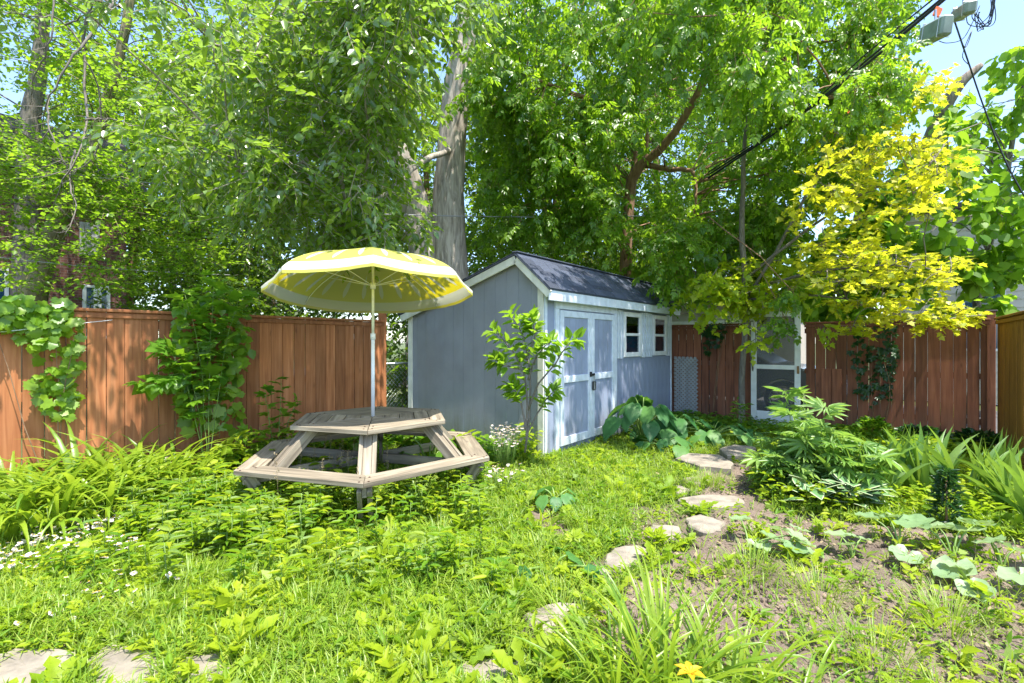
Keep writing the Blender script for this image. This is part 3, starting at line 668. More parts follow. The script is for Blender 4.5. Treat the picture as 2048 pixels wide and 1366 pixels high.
# windows and battens
def window(va, vb, za, zb, nm_lab):
    f = box('window', (SU + 0.010, (va + vb) / 2, (za + zb) / 2), (0.028, vb - va, zb - za), M['white'], None)
    f2 = f.data
    # build as frame pieces: parent is the sash plate (thin, behind), children are rails
    f.data = box_mesh(0.008, vb - va - 0.02, zb - za - 0.02, 0.001).copy(); f.data.materials.clear(); f.data.materials.append(M['dark'])
    f.location = Vector((SU - 0.002, (va + vb) / 2, (za + zb) / 2)) - Vector(shed.location); f.parent = shed
    base = Vector((SU - 0.002, (va + vb) / 2, (za + zb) / 2))
    def sub(name, c, s, m=M['white']):
        o = box(name, c, s, m); o.location = Vector(o.location) - base; o.parent = f; return o
    w = 0.075; mz = (za + zb) / 2 + 0.0
    sub('frame', (SU + 0.018, va + w / 2, (za + zb) / 2), (0.034, w, zb - za)); sub('frame', (SU + 0.018, vb - w / 2, (za + zb) / 2), (0.034, w, zb - za))
    sub('frame', (SU + 0.019, (va + vb) / 2, zb - w / 2), (0.034, vb - va - 2 * w - .002, w)); sub('frame', (SU + 0.019, (va + vb) / 2, za + w / 2), (0.034, vb - va - 2 * w - .002, w))
    sub('meeting_rail', (SU + 0.017, (va + vb) / 2, mz), (0.03, vb - va - 2 * w - .002, 0.045))
    sub('pane', (SU + 0.010, (va + vb) / 2, (mz + zb - w) / 2 + 0.01), (0.006, vb - va - 2 * w, zb - w - mz - 0.02), M['winglass'])
    sub('interior', (SU + 0.0025, (va + vb) / 2, (za + zb) / 2), (0.002, vb - va - 2 * w, zb - za - 2 * w), M['navy'])
    sub('curtain', (SU + 0.0055, (va + vb) / 2, zb - w - 0.06), (0.003, vb - va - 2 * w - 0.01, 0.11 if va < 8 else 0.05), M['curtain'])
    if va < 8: sub('blue_reflection', (SU + 0.0048, (va + vb) / 2 - 0.02, zb - w - 0.19), (0.003, vb - va - 2 * w - 0.08, 0.13), M['reflection'])  # blue reflection in the upper pane, painted as a panel behind the glass
    sub('pane', (SU + 0.006, (va + vb) / 2, (mz + za + w) / 2 - 0.01), (0.006, vb - va - 2 * w, mz - za - w - 0.02), M['winglass'])
W1 = (7.25, 7.93); W2 = (8.45, 9.10)
window(W1[0], W1[1], 1.245, 1.985, ''); window(W2[0], W2[1], 1.245, 1.985, '')
def battens(a, b):
    v = a
    while v < b - 0.03:
        w = random.uniform(0.065, 0.09); w = min(w, b - v)
        box('batten', (SU + 0.010, v + w / 2, 1.615 + random.uniform(-.006, .006)), (0.03, w - 0.022, 0.78), M['trimblue'], shed, rot=(random.uniform(-.006, .006), 0, 0), bev=0.003)
        v += w + random.uniform(0, 0.012)
battens(D1 + 0.10, W1[0] - 0.005); battens(W1[1] + 0.005, W2[0] - 0.005); battens(W2[1] + 0.005, SE - 0.01)

# ------------------------------------------------------------------ fences
def fence(name, label, a, b, facing, mat, h=1.80, wid=0.14, gap=0.003, gapvar=0.002, posts=(), cap=True, z0=0.03, gapfn=None, skip=None, posth=0.06, cap_post=False):
    """boards from a to b (x,y); facing = unit normal of the visible side"""
    a = Vector((*a, 0)); b = Vector((*b, 0)); d = (b - a); L = d.length; d.normalize(); n = Vector((*facing, 0))
    t = thing(name, a, label, 'fence'); ang = math.atan2(d.y, d.x)
    s = 0.0
    while s < L - 0.02:
        w = wid * random.uniform(0.97, 1.02); w = min(w, L - s); mids = s + w / 2
        if not (skip and skip(mids)):
            hh = h - z0 + random.uniform(-0.004, 0.004)
            hh = round(hh, 3)
            box('plank', (a + d * mids + n * random.uniform(-.002, .003) + Vector((0, 0, z0 + hh / 2))), (round(w, 2), 0.018, hh), mat, t, rot=(random.uniform(-.002, .002), random.uniform(-.002, .002), ang + random.uniform(-.006, .006)), bev=0.0025)
        s += w + gap + random.uniform(0, gapvar) + (gapfn(s) if gapfn else 0)
    for zz in (0.35, 1.0, h - 0.12):
        q = [(0, L)]
        if skip:
            q = []; st = None; xs = np.linspace(0, L, 200)
            for x in xs:
                ok = not skip(x)
                if ok and st is None: st = x
                if (not ok) and st is not None: q.append((st, x)); st = None
            if st is not None: q.append((st, L))
        for u0, u1 in q:
            if u1 - u0 < 0.05: continue
            p = a + d * (u0 + u1) / 2 - n * 0.03
            box('rail', (p.x, p.y, zz), (u1 - u0, 0.038, 0.085), mat, t, rot=(0, 0, ang))
    if cap:
        for u0, u1 in ([(0, L)] if not skip else q):
            p = a + d * (u0 + u1) / 2
            box('cap_rail', (p.x, p.y, h + 0.016), (u1 - u0, 0.085, 0.03), mat, t, rot=(0, 0, ang))
            p = a + d * (u0 + u1) / 2 + n * 0.02
            box('trim_board', (p.x, p.y, h - 0.035), (u1 - u0, 0.018, 0.05), mat, t, rot=(0, 0, ang))
    for u0 in posts:
        p = a + d * u0 - n * 0.02
        po = box('post', (p.x, p.y, (h + posth) / 2), (0.09, 0.09, h + posth), mat, t, rot=(0, 0, ang))
        if cap_post: box('post_cap', (p.x, p.y, h + posth + 0.012), (0.13, 0.13, 0.025), M['roofdark'], t, rot=(0, 0, ang), bev=0.01)
    return t
fence('wooden_fence', 'orange-brown cedar board fence on the left behind the picnic table', (-6.11, -2.0), (-6.11, 4.50), (1, 0), M['cedar'], h=1.79, gap=0.006, posts=(6.50,), posth=0.20)
dstart, dend = -2.07 - 0.02, -1.29 + 0.02
fence('wooden_fence', 'dark red-brown board fence along the back, behind shed and screen door', (-3.55, 9.55), (1.0, 9.55), (0, -1), M['redwood'], h=1.80, wid=0.138, gap=0.004, gapvar=0.004,
      gapfn=lambda s: 0.004 if (0.2 < s < 1.3) else 0.0, skip=lambda s: dstart < -3.55 + s < dend, posts=(4.56,), posth=0.12, cap_post=True)
fence('wooden_fence', 'amber stained board fence at the right edge of the yard', (1.07, 6.5), (1.07, 9.45), (-1, 0), M['amber'], h=1.80, wid=0.135, gap=0.004)
# repair board patch on the back fence
tb = [o for o in COL.objects if o.name.startswith('wooden_fence')][1]
for k in range(2): box('patch_board', (-0.95 + 0.15 * k, 9.528, 0.55), (0.135, 0.016, 1.0), M['redwood'], tb)
# shadow side post cap stub of left neighbour
# lattice panel
lt = thing('lattice_panel', (-3.35, 9.47, 0), 'grey diagonal lattice panel leaning on the dark fence beside the shed', 'lattice')
LA, LB, LZ0, LZ1 = -3.47, -3.02, 0.10, 1.20
def lat(dirn, y):
    k = -1.2
    while k < 1.4:
        # line z = LZ0 + k + dirn*(u-LA)
        pts = []
        for u in np.linspace(LA, LB, 60):
            z = LZ0 + k + dirn * (u - LA) + (0.2 if dirn < 0 else 0)
            if LZ0 <= z <= LZ1: pts.append((u, z))
        if len(pts) > 5: beam('slat', (pts[0][0], y, pts[0][1]), (pts[-1][0], y, pts[-1][1]), 0.006, 0.034, M['greylat'], lt, up=(0, 0, 1), bev=0.001)
        k += 0.075
M['greylat'] = flat_mat('grey_lattice', (0.34, 0.34, 0.34), 0.8)
lat(1, 9.47); lat(-1, 9.462)
# screen door
sdv = 9.42
sdo = thing('screen_door', (dstart, sdv, 0), 'white framed screen door with two mesh panels set in the dark fence', 'door')
zb, zt = -0.06, 2.02; a0, a1 = -2.07, -1.30
for c in (a0 + 0.045, a1 - 0.045): box('stile', (c, sdv, (zb + zt) / 2), (0.09, 0.03, zt - zb), M['white'], sdo)
for z, h_ in ((zt - 0.045, 0.09), (0.955 + 0.10, 0.075), (zb + 0.17, 0.34)): box('rail', ((a0 + a1) / 2, sdv + 0.001, z), (a1 - a0 - 0.182, 0.028, h_), M['white'], sdo)
for z0_, z1_ in ((zb + 0.34, 1.018), (1.093, zt - 0.09)):
    box('mesh_screen', ((a0 + a1) / 2, sdv + 0.01, (z0_ + z1_) / 2), (a1 - a0 - 0.18, 0.002, z1_ - z0_), M['screen'], sdo, bev=0)
box('latch', (a1 - 0.035, sdv - 0.025, 1.02), (0.035, 0.03, 0.13), M['brass'], sdo)
# chain link fence seen in the gap
cl = thing('chain_link_fence', (-6.3, 4.6, 0), 'low chain-link fence in the gap between wooden fence and shed', 'fence')
a_ = Acc(); a_.tube([(-6.45, 4.2, 1.14), (-6.45, 7.8, 1.14)], 0.02, 8); a_.build('top_rail', M['metal'], cl, smooth=True)
for vv in (4.2, 7.8):
    a_ = Acc(); a_.tube([(-6.45, vv, 0), (-6.45, vv, 1.18)], 0.028, 8); a_.build('post', M['metal'], cl, smooth=True)
a_ = Acc()
for k in np.arange(-1.2, 3.6, 0.075):
    for sg in (1, -1):
        s0, s1 = (k, k + 1.14)
        pts = [(-6.45 + 0.003 * sg, 4.2 + (s if sg > 0 else s), 0.0 + ((s - k) if sg > 0 else (1.14 - (s - k)))) for s in (max(s0, 0), min(s1, 3.6))]
        if pts[0][1] < pts[1][1]: a_.tube(pts, 0.0022, 3)
a_.build('wire_mesh', M['metal'], cl, kind='stuff')

# ------------------------------------------------------------------ picnic table
TC = c2w(-1.395, 4.84); B0 = R(-77 + YAW)
tbl = thing('picnic_table', (TC[0], TC[1], 0), 'weathered hexagonal wooden picnic table with attached bench ring', 'table')
def hexboard(name, r0, r1, k, z, th, mat, gap=0.003):
    """trapezoid between apothems r0<r1 on side k"""
    a = B0 + k * math.pi / 3 + math.pi / 6
    e1 = Vector((math.cos(a), math.sin(a), 0)); e2 = Vector((-math.sin(a), math.cos(a), 0)); t30 = math.tan(math.pi / 6)
    b0, b1 = r0 * t30 - gap, r1 * t30 - gap
    pl = [(r0 + gap / 2, -b0), (r1 - gap / 2, -b1), (r1 - gap / 2, b1), (r0 + gap / 2, b0)]
    if b0 < 0.01: pl = [(0.008, 0), (r1 - gap / 2, -b1), (r1 - gap / 2, b1)]
    me_o = prism(name, [(p, q_) for p, q_ in pl], (1, 0, 0), (0, 1, 0), (0, 0, 0), th, mat, None, 0.003)
    # local frame: X radial, Y along the grain
    me_o.parent = tbl; me_o.matrix_local = Matrix((e1, e2, Vector((0, 0, 1)))).transposed().to_4x4()
    me_o.location = (0, 0, z + random.uniform(-.0015, .0015))
    return me_o
rings = [(0.0, 0.115), (0.118, 0.258), (0.262, 0.402), (0.406, 0.546), (0.55, 0.69)]
for k in range(6):
    for r0, r1 in rings: hexboard('board', r0, r1, k, 0.712, 0.038, M['greywood'], 0.0035)
    hexboard('seat_board', 0.865, 1.075, k, 0.395, 0.038, M['greywood'], 0.002)
for k in range(6):
    a = B0 + k * math.pi / 3; er = Vector((math.cos(a), math.sin(a), 0)); et = Vector((-math.sin(a), math.cos(a), 0)); c = Vector((TC[0], TC[1], 0))
    for s in (-1, 1):
        o_ = et * 0.055 * s
        beam('leg', c + er * 0.60 + o_ + Vector((0, 0, 0.708)), c + er * 0.93 + o_ + Vector((0, 0, 0.36)), 0.036, 0.09, M['greywood'], tbl, up=et.cross(er))
    beam('leg', c + er * 0.615 + Vector((0, 0, 0.700)), c + er * 0.94 + Vector((0, 0, 0.345)), 0.072, 0.06, M['greywood'], tbl, up=er)
    beam('support', c + er * 0.12 + Vector((0, 0, 0.345)), c + er * 1.17 + Vector((0, 0, 0.345)), 0.036, 0.09, M['greywood'], tbl)
    for s in (-1, 1): beam('brace', c + er * 1.14 + et * 0.038 * s + Vector((0, 0, 0.37)), c + er * 0.90 + et * 0.038 * s + Vector((0, 0, -0.02)), 0.036, 0.085, M['greywood'], tbl)
    beam('support', c + er * 0.06 + Vector((0, 0, 0.668)), c + er * 0.66 + Vector((0, 0, 0.668)), 0.036, 0.085, M['greywood'], tbl)

_bm = bmesh.new(); bmesh.ops.create_cone(_bm, cap_ends=True, segments=8, radius1=0.009, radius2=0.007, depth=0.006); boltm = bpy.data.meshes.new('bolt'); _bm.to_mesh(boltm); _bm.free(); boltm.materials.append(M['bolt'])
for k in range(6):
    a = B0 + k * math.pi / 3
    for rr_, zz in ((0.72, .7525), (0.60, .7525), (1.20, .4355), (1.08, .4355)):
        for sg in (-1, 1):
            o = bpy.data.objects.new('bolt', boltm); COL.objects.link(o); o.parent = tbl; aa = a + sg * 0.035 / rr_; o.location = (rr_ * math.cos(aa), rr_ * math.sin(aa), zz)
# ------------------------------------------------------------------ umbrella
UC = Vector(c2w(-1.40, 4.87)); UC.z = 0
um = thing('patio_umbrella', (UC.x, UC.y, 0), 'yellow lemon-slice patterned umbrella standing in the picnic table', 'umbrella')
FLIPC = True
def canopy_mat():
    m, nd, lk, bs = newmat('lemon_print_fabric')
    at = nd.new('ShaderNodeAttribute'); at.attribute_name = 'rt'; au = nd.new('ShaderNodeAttribute'); au.attribute_name = 'aa'
    t = at.outputs['Fac']; a = mathn(nd, lk, 'FRACT', mathn(nd, lk, 'MULTIPLY', au.outputs['Fac'], 1.0))
    # distance to segment centre, in metres-like units: |frac(2a)-.5| * t
    def seg(mult, lo, hi, wd):
        f = mathn(nd, lk, 'FRACT', mathn(nd, lk, 'MULTIPLY', a, mult)); f = mathn(nd, lk, 'ABSOLUTE', mathn(nd, lk, 'SUBTRACT', f, 0.5))
        tt = mathn(nd, lk, 'DIVIDE', mathn(nd, lk, 'SUBTRACT', t, lo), hi - lo)
        prof = mathn(nd, lk, 'MULTIPLY', mathn(nd, lk, 'MULTIPLY', tt, mathn(nd, lk, 'SUBTRACT', 1.0, mathn(nd, lk, 'POWER', mathn(nd, lk, 'MAXIMUM', tt, 0.001), 4.0))), wd)
        return mathn(nd, lk, 'LESS_THAN', f, prof)
    s1 = seg(3.0, 0.4, 0.82, 0.22)
    rim = mathn(nd, lk, 'GREATER_THAN', t, 0.87); edge = mathn(nd, lk, 'GREATER_THAN', t, 0.985)
    w = mathn(nd, lk, 'MAXIMUM', s1, rim); w = mathn(nd, lk, 'SUBTRACT', w, edge); w = mathn(nd, lk, 'MAXIMUM', w, 0.0)
    mx = nd.new('ShaderNodeMix'); mx.data_type = 'RGBA'; lk.new(w, mx.inputs['Factor'])
    mx.inputs['A'].default_value = (0.52, 0.52, 0.10, 1); mx.inputs['B'].default_value = (0.66, 0.66, 0.55, 1)
    lk.new(mx.outputs['Result'], bs.inputs['Base Color']); bs.inputs['Roughness'].default_value = 0.6
    tr = nd.new('ShaderNodeBsdfTranslucent')
    m2 = nd.new('ShaderNodeMix'); m2.data_type = 'RGBA'; lk.new(w, m2.inputs['Factor']); m2.inputs['A'].default_value = (0.85, 0.70, 0.01, 1); m2.inputs['B'].default_value = (0.62, 0.62, 0.5, 1)
    lk.new(m2.outputs['Result'], tr.inputs['Color'])
    ms = nd.new('ShaderNodeMixShader'); ms.inputs['Fac'].default_value = 0.33; lk.new(bs.outputs[0], ms.inputs[1]); lk.new(tr.outputs[0], ms.inputs[2])
    # grey coated underside, its shade also put into the darker base colour
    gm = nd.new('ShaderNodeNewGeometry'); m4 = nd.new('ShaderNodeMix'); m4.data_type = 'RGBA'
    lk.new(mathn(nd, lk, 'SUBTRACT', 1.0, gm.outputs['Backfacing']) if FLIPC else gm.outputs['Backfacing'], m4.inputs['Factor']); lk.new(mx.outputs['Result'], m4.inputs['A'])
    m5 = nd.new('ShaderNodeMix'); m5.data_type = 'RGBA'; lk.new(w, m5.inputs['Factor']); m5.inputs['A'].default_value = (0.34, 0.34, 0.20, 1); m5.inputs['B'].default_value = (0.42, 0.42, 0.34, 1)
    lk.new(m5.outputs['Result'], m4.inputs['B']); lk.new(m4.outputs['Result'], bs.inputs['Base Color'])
    lk.new(ms.outputs[0], nd['Material Output'].inputs['Surface'])
    return m
M['canopy'] = canopy_mat()
CR, CH = 1.02, 0.37
ctr = Vector((0, 0, 2.03)); tiltax = Vector((CY, SY, 0))          # tips away from the viewpoint
TM = Matrix.Translation(ctr) @ Matrix.Rotation(R(-7.0), 4, tiltax) @ Matrix.Rotation(R(-2.5), 4, Vector((-SY, CY, 0)))
A0 = R(-74 + YAW)
def cpt(t, f, k):
    a0 = A0 + k * math.pi / 4; a1 = a0 + math.pi / 4
    p0 = Vector((math.cos(a0), math.sin(a0), 0)); p1 = Vector((math.cos(a1), math.sin(a1), 0)); q_ = p0.lerp(p1, f) * CR * math.sin(t * 1.15) / math.sin(1.15)
    z = CH * (1 - 0.4 * t - 0.6 * t * t)
    z -= 0.035 * math.sin(math.pi * f) * t * t * 0.6
    return TM @ Vector((q_.x, q_.y, z))
for k in range(8):
    NT, NF = 14, 8; V = []; rt = []; aa = []
    for i in range(NT + 1):
        for j in range(NF + 1): V.append(cpt(i / NT, j / NF, k)); rt.append(i / NT * 0.97); aa.append((j / NF) * 0.999)
    # valance flap
    for j in range(NF + 1):
        p = cpt(1, j / NF, k); o_ = TM.to_3x3() @ Vector((0, 0, -1)); fl = random.uniform(-.008, .008) + 0.012 * math.sin(j * 1.9 + k)
        rad = (p - TM @ Vector((0, 0, 0))); rad.normalize()
        V.append(p + o_ * (0.055) + rad * (0.015 + fl) * math.sin(math.pi * j / NF)); rt.append(1.0); aa.append(j / NF * 0.999)
    W_ = NF + 1; Fc = [[i * W_ + j, i * W_ + j + 1, (i + 1) * W_ + j + 1, (i + 1) * W_ + j] for i in range(NT + 1) for j in range(NF)]
    me = mesh_py('canopy_panel', V, Fc, True)
    for nm, dat in (('rt', rt), ('aa', aa)):
        at = me.attributes.new(nm, 'FLOAT', 'POINT'); at.data.foreach_set('value', np.array(dat, np.float32))
    link('canopy_panel', me, M['canopy'], um)
    a_ = Acc(); pts = [np.array(cpt(t, 0, k)) - np.array([0, 0, 0.012]) for t in np.linspace(0.03, 1.0, 9)]
    a_.tube(np.array(pts) + np.array(um.location), 0.005, 5); a_.build('rib', M['white'], um, smooth=True)
    a_ = Acc(); e = np.array(cpt(0.52, 0, k)) - np.array([0, 0, 0.015]); a_.tube(np.array([(0, 0, 2.06), e]) + np.array(um.location), 0.004, 5); a_.build('stretcher', M['white'], um)
a_ = Acc(); a_.tube(np.array([(0, 0, 0.70), (0, 0, 1.55)]) + np.array(um.location), 0.0185, 14); a_.build('lower_pole', M['white'], um, smooth=True)
M['polecream'] = flat_mat('pole_upper_paint', (0.74, 0.74, 0.58), 0.35)
a_ = Acc(); a_.tube(np.array([(0, 0, 1.5), (0, 0, 2.38)]) + np.array(um.location), 0.014, 14); a_.build('upper_pole', M['polecream'], um, smooth=True)
a_ = Acc(); a_.tube(np.array([(0, 0, 1.52), (0, 0, 1.58)]) + np.array(um.location), 0.025, 12); a_.tube(np.array([(0.02, -0.02, 1.55), (0.045, -0.04, 1.55)]) + np.array(um.location), 0.008, 8); a_.build('collar', M['white'], um, smooth=True)
a_ = Acc(); a_.tube(np.array([(0, 0, 2.03), (0, 0, 2.09)]) + np.array(um.location), 0.028, 12); a_.build('hub', M['white'], um, smooth=True)

# ------------------------------------------------------------------ trees
def crown(acc_l, acc_t, centres, radii, ntw, m, L, leaf, tmpl, droop=0.35, flat=0.0, upn=1.0, thick=0.004, jit=0.5):
    """twigs with leaves spread through ellipsoidal clumps"""
    C_ = np.repeat(centres, ntw, 0); Rr = np.repeat(radii, ntw)
    n = len(C_)
    o = rng.standard_normal((n, 3)); o = nrm(o) * (rng.random((n, 1)) ** 0.45); o[:, 2] *= (1 - flat)
    p0 = C_ + o * Rr[:, None]
    d = nrm(o * 1.0 + rng.standard_normal((n, 3)) * 0.7 + np.array([0, 0, -droop])); d[:, 2] *= (1 - flat * 0.6); d = nrm(d)
    Lt = L * rng.uniform(0.6, 1.3, n)
    s = (np.arange(m) + 0.5) / m
    side = nrm(np.cross(d, np.array([0, 0, 1.0])))
    pos = p0[:, None, :] + d[:, None, :] * (s[None, :, None] * Lt[:, None, None]) + np.array([0, 0, -1.0]) * (droop * 0.5 * (s ** 2)[None, :, None] * Lt[:, None, None])
    sg = np.where(np.arange(m) % 2 == 0, 1, -1)
    ld = d[:, None, :] * 0.7 + side[:, None, :] * sg[None, :, None] * 0.85 + rng.standard_normal((n, m, 3)) * 0.3 + np.array([0, 0, -droop])
    nn = np.array([0, 0, upn]) + rng.standard_normal((n, m, 3)) * jit
    pos = pos.reshape(-1, 3); ld = ld.reshape(-1, 3); nn = nn.reshape(-1, 3)
    sz = leaf * rng.uniform(0.65, 1.2, len(pos))
    acc_l.inst(tmpl, frames(ld, nn, sz), pos, rng.random(len(pos)))
    # twig prisms
    if acc_t is not None:
        k = 3; p1 = p0 + d * Lt[:, None] + np.array([0, 0, -1.0]) * (droop * 0.5 * Lt)[:, None]
        x = side; z = np.cross(x, d)
        V = []
        for pp, r_ in ((p0 - d * 0.05, thick), (p1, thick * 0.4)):
            for j in range(3):
                a = j * 2.094; V.append(pp + (x * math.cos(a) + z * math.sin(a)) * r_)
        V = np.stack(V, 1)
        idx0 = np.array([[0, 1, 4, 3], [1, 2, 5, 4], [2, 0, 3, 5]]).ravel()
        acc_t.v.append(V.reshape(-1, 3)); acc_t.l.append((idx0[None] + (np.arange(n) * 6)[:, None] + acc_t.c).ravel())
        acc_t.n.append(np.full(n * 3, 4)); acc_t.m.append(np.zeros(n * 3)); acc_t.t.append(np.full(n * 6, 0.5)); acc_t.c += n * 6

def region_pts(poly, Ya, Yb, n, holes=()):
    poly = [tuple(map(float, p)) for p in poly]; xs = [p[0] for p in poly]; ys = [p[1] for p in poly]; out = []
    while len(out) < n:
        x = rng.uniform(min(xs), max(xs), 400); y = rng.uniform(min(ys), max(ys), 400)
        k = in_poly(x, y, poly)
        for h in holes: k &= ~in_poly(x, y, h)
        for a, b in zip(x[k], y[k]): out.append(P(a, b, rng.uniform(Ya, Yb)))
    return np.array(out[:n])
def curve(pts, n=14, wob=0.02, seed=0):
    pts = np.array(pts, float); m = len(pts); t = np.linspace(0, m - 1, n); out = []
    for q_ in t:
        i = min(int(q_), m - 2); f = q_ - i
        p0 = pts[max(i - 1, 0)]; p1 = pts[i]; p2 = pts[i + 1]; p3 = pts[min(i + 2, m - 1)]
        out.append(0.5 * ((2 * p1) + (-p0 + p2) * f + (2 * p0 - 5 * p1 + 4 * p2 - p3) * f * f + (-p0 + 3 * p1 - 3 * p2 + p3) * f ** 3))
    out = np.array(out); out[1:-1] += rng.standard_normal((n - 2, 3)) * wob
    return out
def limbs_to(acc, nodes, centres, r0=0.035, frac=1.0, sides=4):
    """thin limbs from the closest skeleton node to each clump"""
    nodes = np.array(nodes)
    for c in centres:
        if rng.random() > frac: continue
        dd = np.linalg.norm(nodes - c, axis=1) + np.maximum(nodes[:, 2] - c[2], 0) * 0.4
        a = nodes[np.argmin(dd)]; L = np.linalg.norm(c - a)
        mid_ = (a + c) / 2 + np.array([0, 0, 0.12 * L]) + rng.standard_normal(3) * 0.06 * L
        acc.tube(curve([a, mid_, c], 6, 0.01 * L), np.linspace(r0 * min(1, 0.4 + L * 0.25), 0.006, 6), sides)

TRI = {}
def tree(label, base, trunks, barkm, crowns, leafm, group=None, limbs=0.8, lr=0.03, cat='tree', name='leafy_tree', tl=0.004):
    """trunks: list of (pts, radii, sides, bump); crowns: list of dict"""
    t = thing(name, base, label, cat, group)
    nodes = []
    for i, (pts, rad, sides, bump) in enumerate(trunks):
        a_ = Acc(); n = 40 if bump else 16
        cv = curve(pts, n, 0.0 if bump else 0.01); rr = np.interp(np.linspace(0, 1, n), np.linspace(0, 1, len(rad)), rad)
        a_.tube(cv, rr, sides, bump=bump, seed=i * 3.0); a_.build('trunk' if i == 0 or bump else 'limb', barkm, t, smooth=True)
        nodes += list(cv[3:])
    L_ = Acc(); T_ = Acc()
    for c in crowns:
        ce = c['pts']; ra = rng.uniform(0.7, 1.25, len(ce)) * c['r']
        crown(L_, T_, ce, ra, c['tw'], c.get('m', 9), c.get('L', 0.45), c['leaf'], c['t'], c.get('droop', 0.35), c.get('flat', 0.3), c.get('upn', 1.0), tl, c.get('jit', 0.5))
        if nodes: limbs_to(T_, nodes, ce, lr, c.get('lf', limbs))
    L_.build('crown', leafm, t, kind='stuff'); T_.build('branches', barkm, t, kind='stuff', smooth=True)
    TRI[label] = sum(len(x) for x in L_.n)
    return t

HT1 = [[(825, 40), (1005, 40), (990, 560), (780, 560), (765, 380), (830, 320)]]
def clear(pts, holes):               # drop clumps that would stand in front of the bare trunks
    X = pts[:, 0] * CY + pts[:, 1] * SY; Y = -pts[:, 0] * SY + pts[:, 1] * CY
    k = np.zeros(len(pts), bool)
    for h in holes: k |= in_poly(1024 + X / Y * F, 683 - (pts[:, 2] - H) / Y * F, h)
    return pts[~k]
# 1. big double-trunked elm behind the shed
Yt = 9.3
tree('tall grey-barked tree with two trunks rising behind the shed and umbrella', P(880, 850, Yt) * [1, 1, 0],
     [([P(900, 860, Yt), P(903, 600, Yt), P(897, 450, Yt), P(903, 300, Yt), P(915, 170, Yt), P(932, 60, Yt), P(960, -150, Yt)], [0.42, 0.33, 0.31, 0.27, 0.24, 0.20, 0.12], 36, 0.11),
      ([P(872, 860, Yt), P(858, 600, Yt), P(838, 440, Yt), P(805, 330, Yt - 0.2), P(772, 240, Yt - 0.3), P(740, 170, Yt - 0.5), P(650, 20, Yt - 1.0)], [0.40, 0.30, 0.27, 0.24, 0.21, 0.17, 0.10], 32, 0.11),
      ([P(790, 280, Yt), P(700, 260, 7.5), P(600, 330, 6.2), P(480, 350, 5.6)], [0.07, 0.05, 0.03, 0.012], 7, 0),
      ([P(772, 240, Yt), P(720, 150, 7.4), P(560, 120, 6.2), P(430, 90, 5.6)], [0.07, 0.05, 0.03, 0.012], 7, 0),
      ([P(905, 300, Yt), P(850, 320, 7.6), P(780, 380, 6.2), P(700, 440, 5.5)], [0.06, 0.045, 0.03, 0.012], 7, 0),
      ([P(925, 90, Yt), P(850, 60, 7.5), P(700, 60, 6), P(560, 0, 5.3)], [0.07, 0.05, 0.03, 0.012], 7, 0)],
     M['bark_elm'],
     [dict(pts=region_pts([(240, 270), (400, 120), (560, 30), (700, -120), (930, -120), (960, 60), (880, 190), (870, 300), (850, 430), (830, 470), (620, 470), (480, 430), (330, 370)], 4.9, 7.0, 92, holes=HT1),
           r=0.34, tw=11, m=9, L=0.42, leaf=0.105, t=T_OVAL, droop=0.45, jit=0.55),
      dict(pts=region_pts([(560, 470), (620, 440), (850, 430), (830, 478), (700, 480)], 5.0, 5.8, 10), r=0.14, tw=8, m=8, L=0.3, leaf=0.10, t=T_OVAL, droop=0.6),
      dict(pts=region_pts([(300, 250), (500, 180), (800, 200), (850, 430), (700, 480), (480, 430), (330, 370)], 4.6, 5.5, 34, holes=HT1), r=0.26, tw=9, m=9, L=0.36, leaf=0.10, t=T_OVAL, droop=0.5, jit=0.6),
      dict(pts=region_pts([(600, -150), (800, -150), (790, 180), (720, 330), (600, 200)], 4.3, 5.3, 24), r=0.28, tw=10, m=9, L=0.38, leaf=0.10, t=T_OVAL, droop=0.45, jit=0.55),
      dict(pts=clear(np.stack([rng.uniform(-4.4, -3.1, 36), rng.uniform(2.5, 4.0, 36), rng.uniform(4.0, 5.4, 36)], -1), HT1), r=0.26, tw=9, m=9, L=0.38, leaf=0.10, t=T_OVAL, droop=0.45, jit=0.55),
      dict(pts=np.stack([rng.uniform(-5.6, -4.6, 30), rng.uniform(-0.6, 3.6, 30), rng.uniform(3.9, 6.2, 30)], -1), r=0.34, tw=9, m=9, L=0.42, leaf=0.10, t=T_OVAL, droop=0.4, jit=0.55),
      dict(pts=region_pts([(260, 40), (560, -60), (900, -60), (880, 170), (700, 230), (450, 260), (280, 250)], 5.8, 8.0, 34, holes=HT1), r=0.36, tw=11, m=9, L=0.42, leaf=0.105, t=T_OVAL, droop=0.4, jit=0.55),
      dict(pts=region_pts([(200, -500), (1100, -500), (1100, -60), (700, -60), (200, 0)], 7.5, 9.5, 22), r=0.6, tw=14, m=9, L=0.5, leaf=0.11, t=T_OVAL),
      dict(pts=region_pts([(420, 0), (820, 0), (800, 300), (760, 480), (560, 560), (420, 540)], 9.8, 12, 130), r=0.6, tw=14, m=9, L=0.5, leaf=0.13, t=T_OVAL)],
     M['elm'], lr=0.014, limbs=0.3)

HT2 = [[(1215, 280), (1320, 280), (1310, 470), (1215, 470)], [(1260, 370), (1350, 380), (1470, 230), (1485, 30), (1385, 30), (1350, 160), (1265, 260)]]
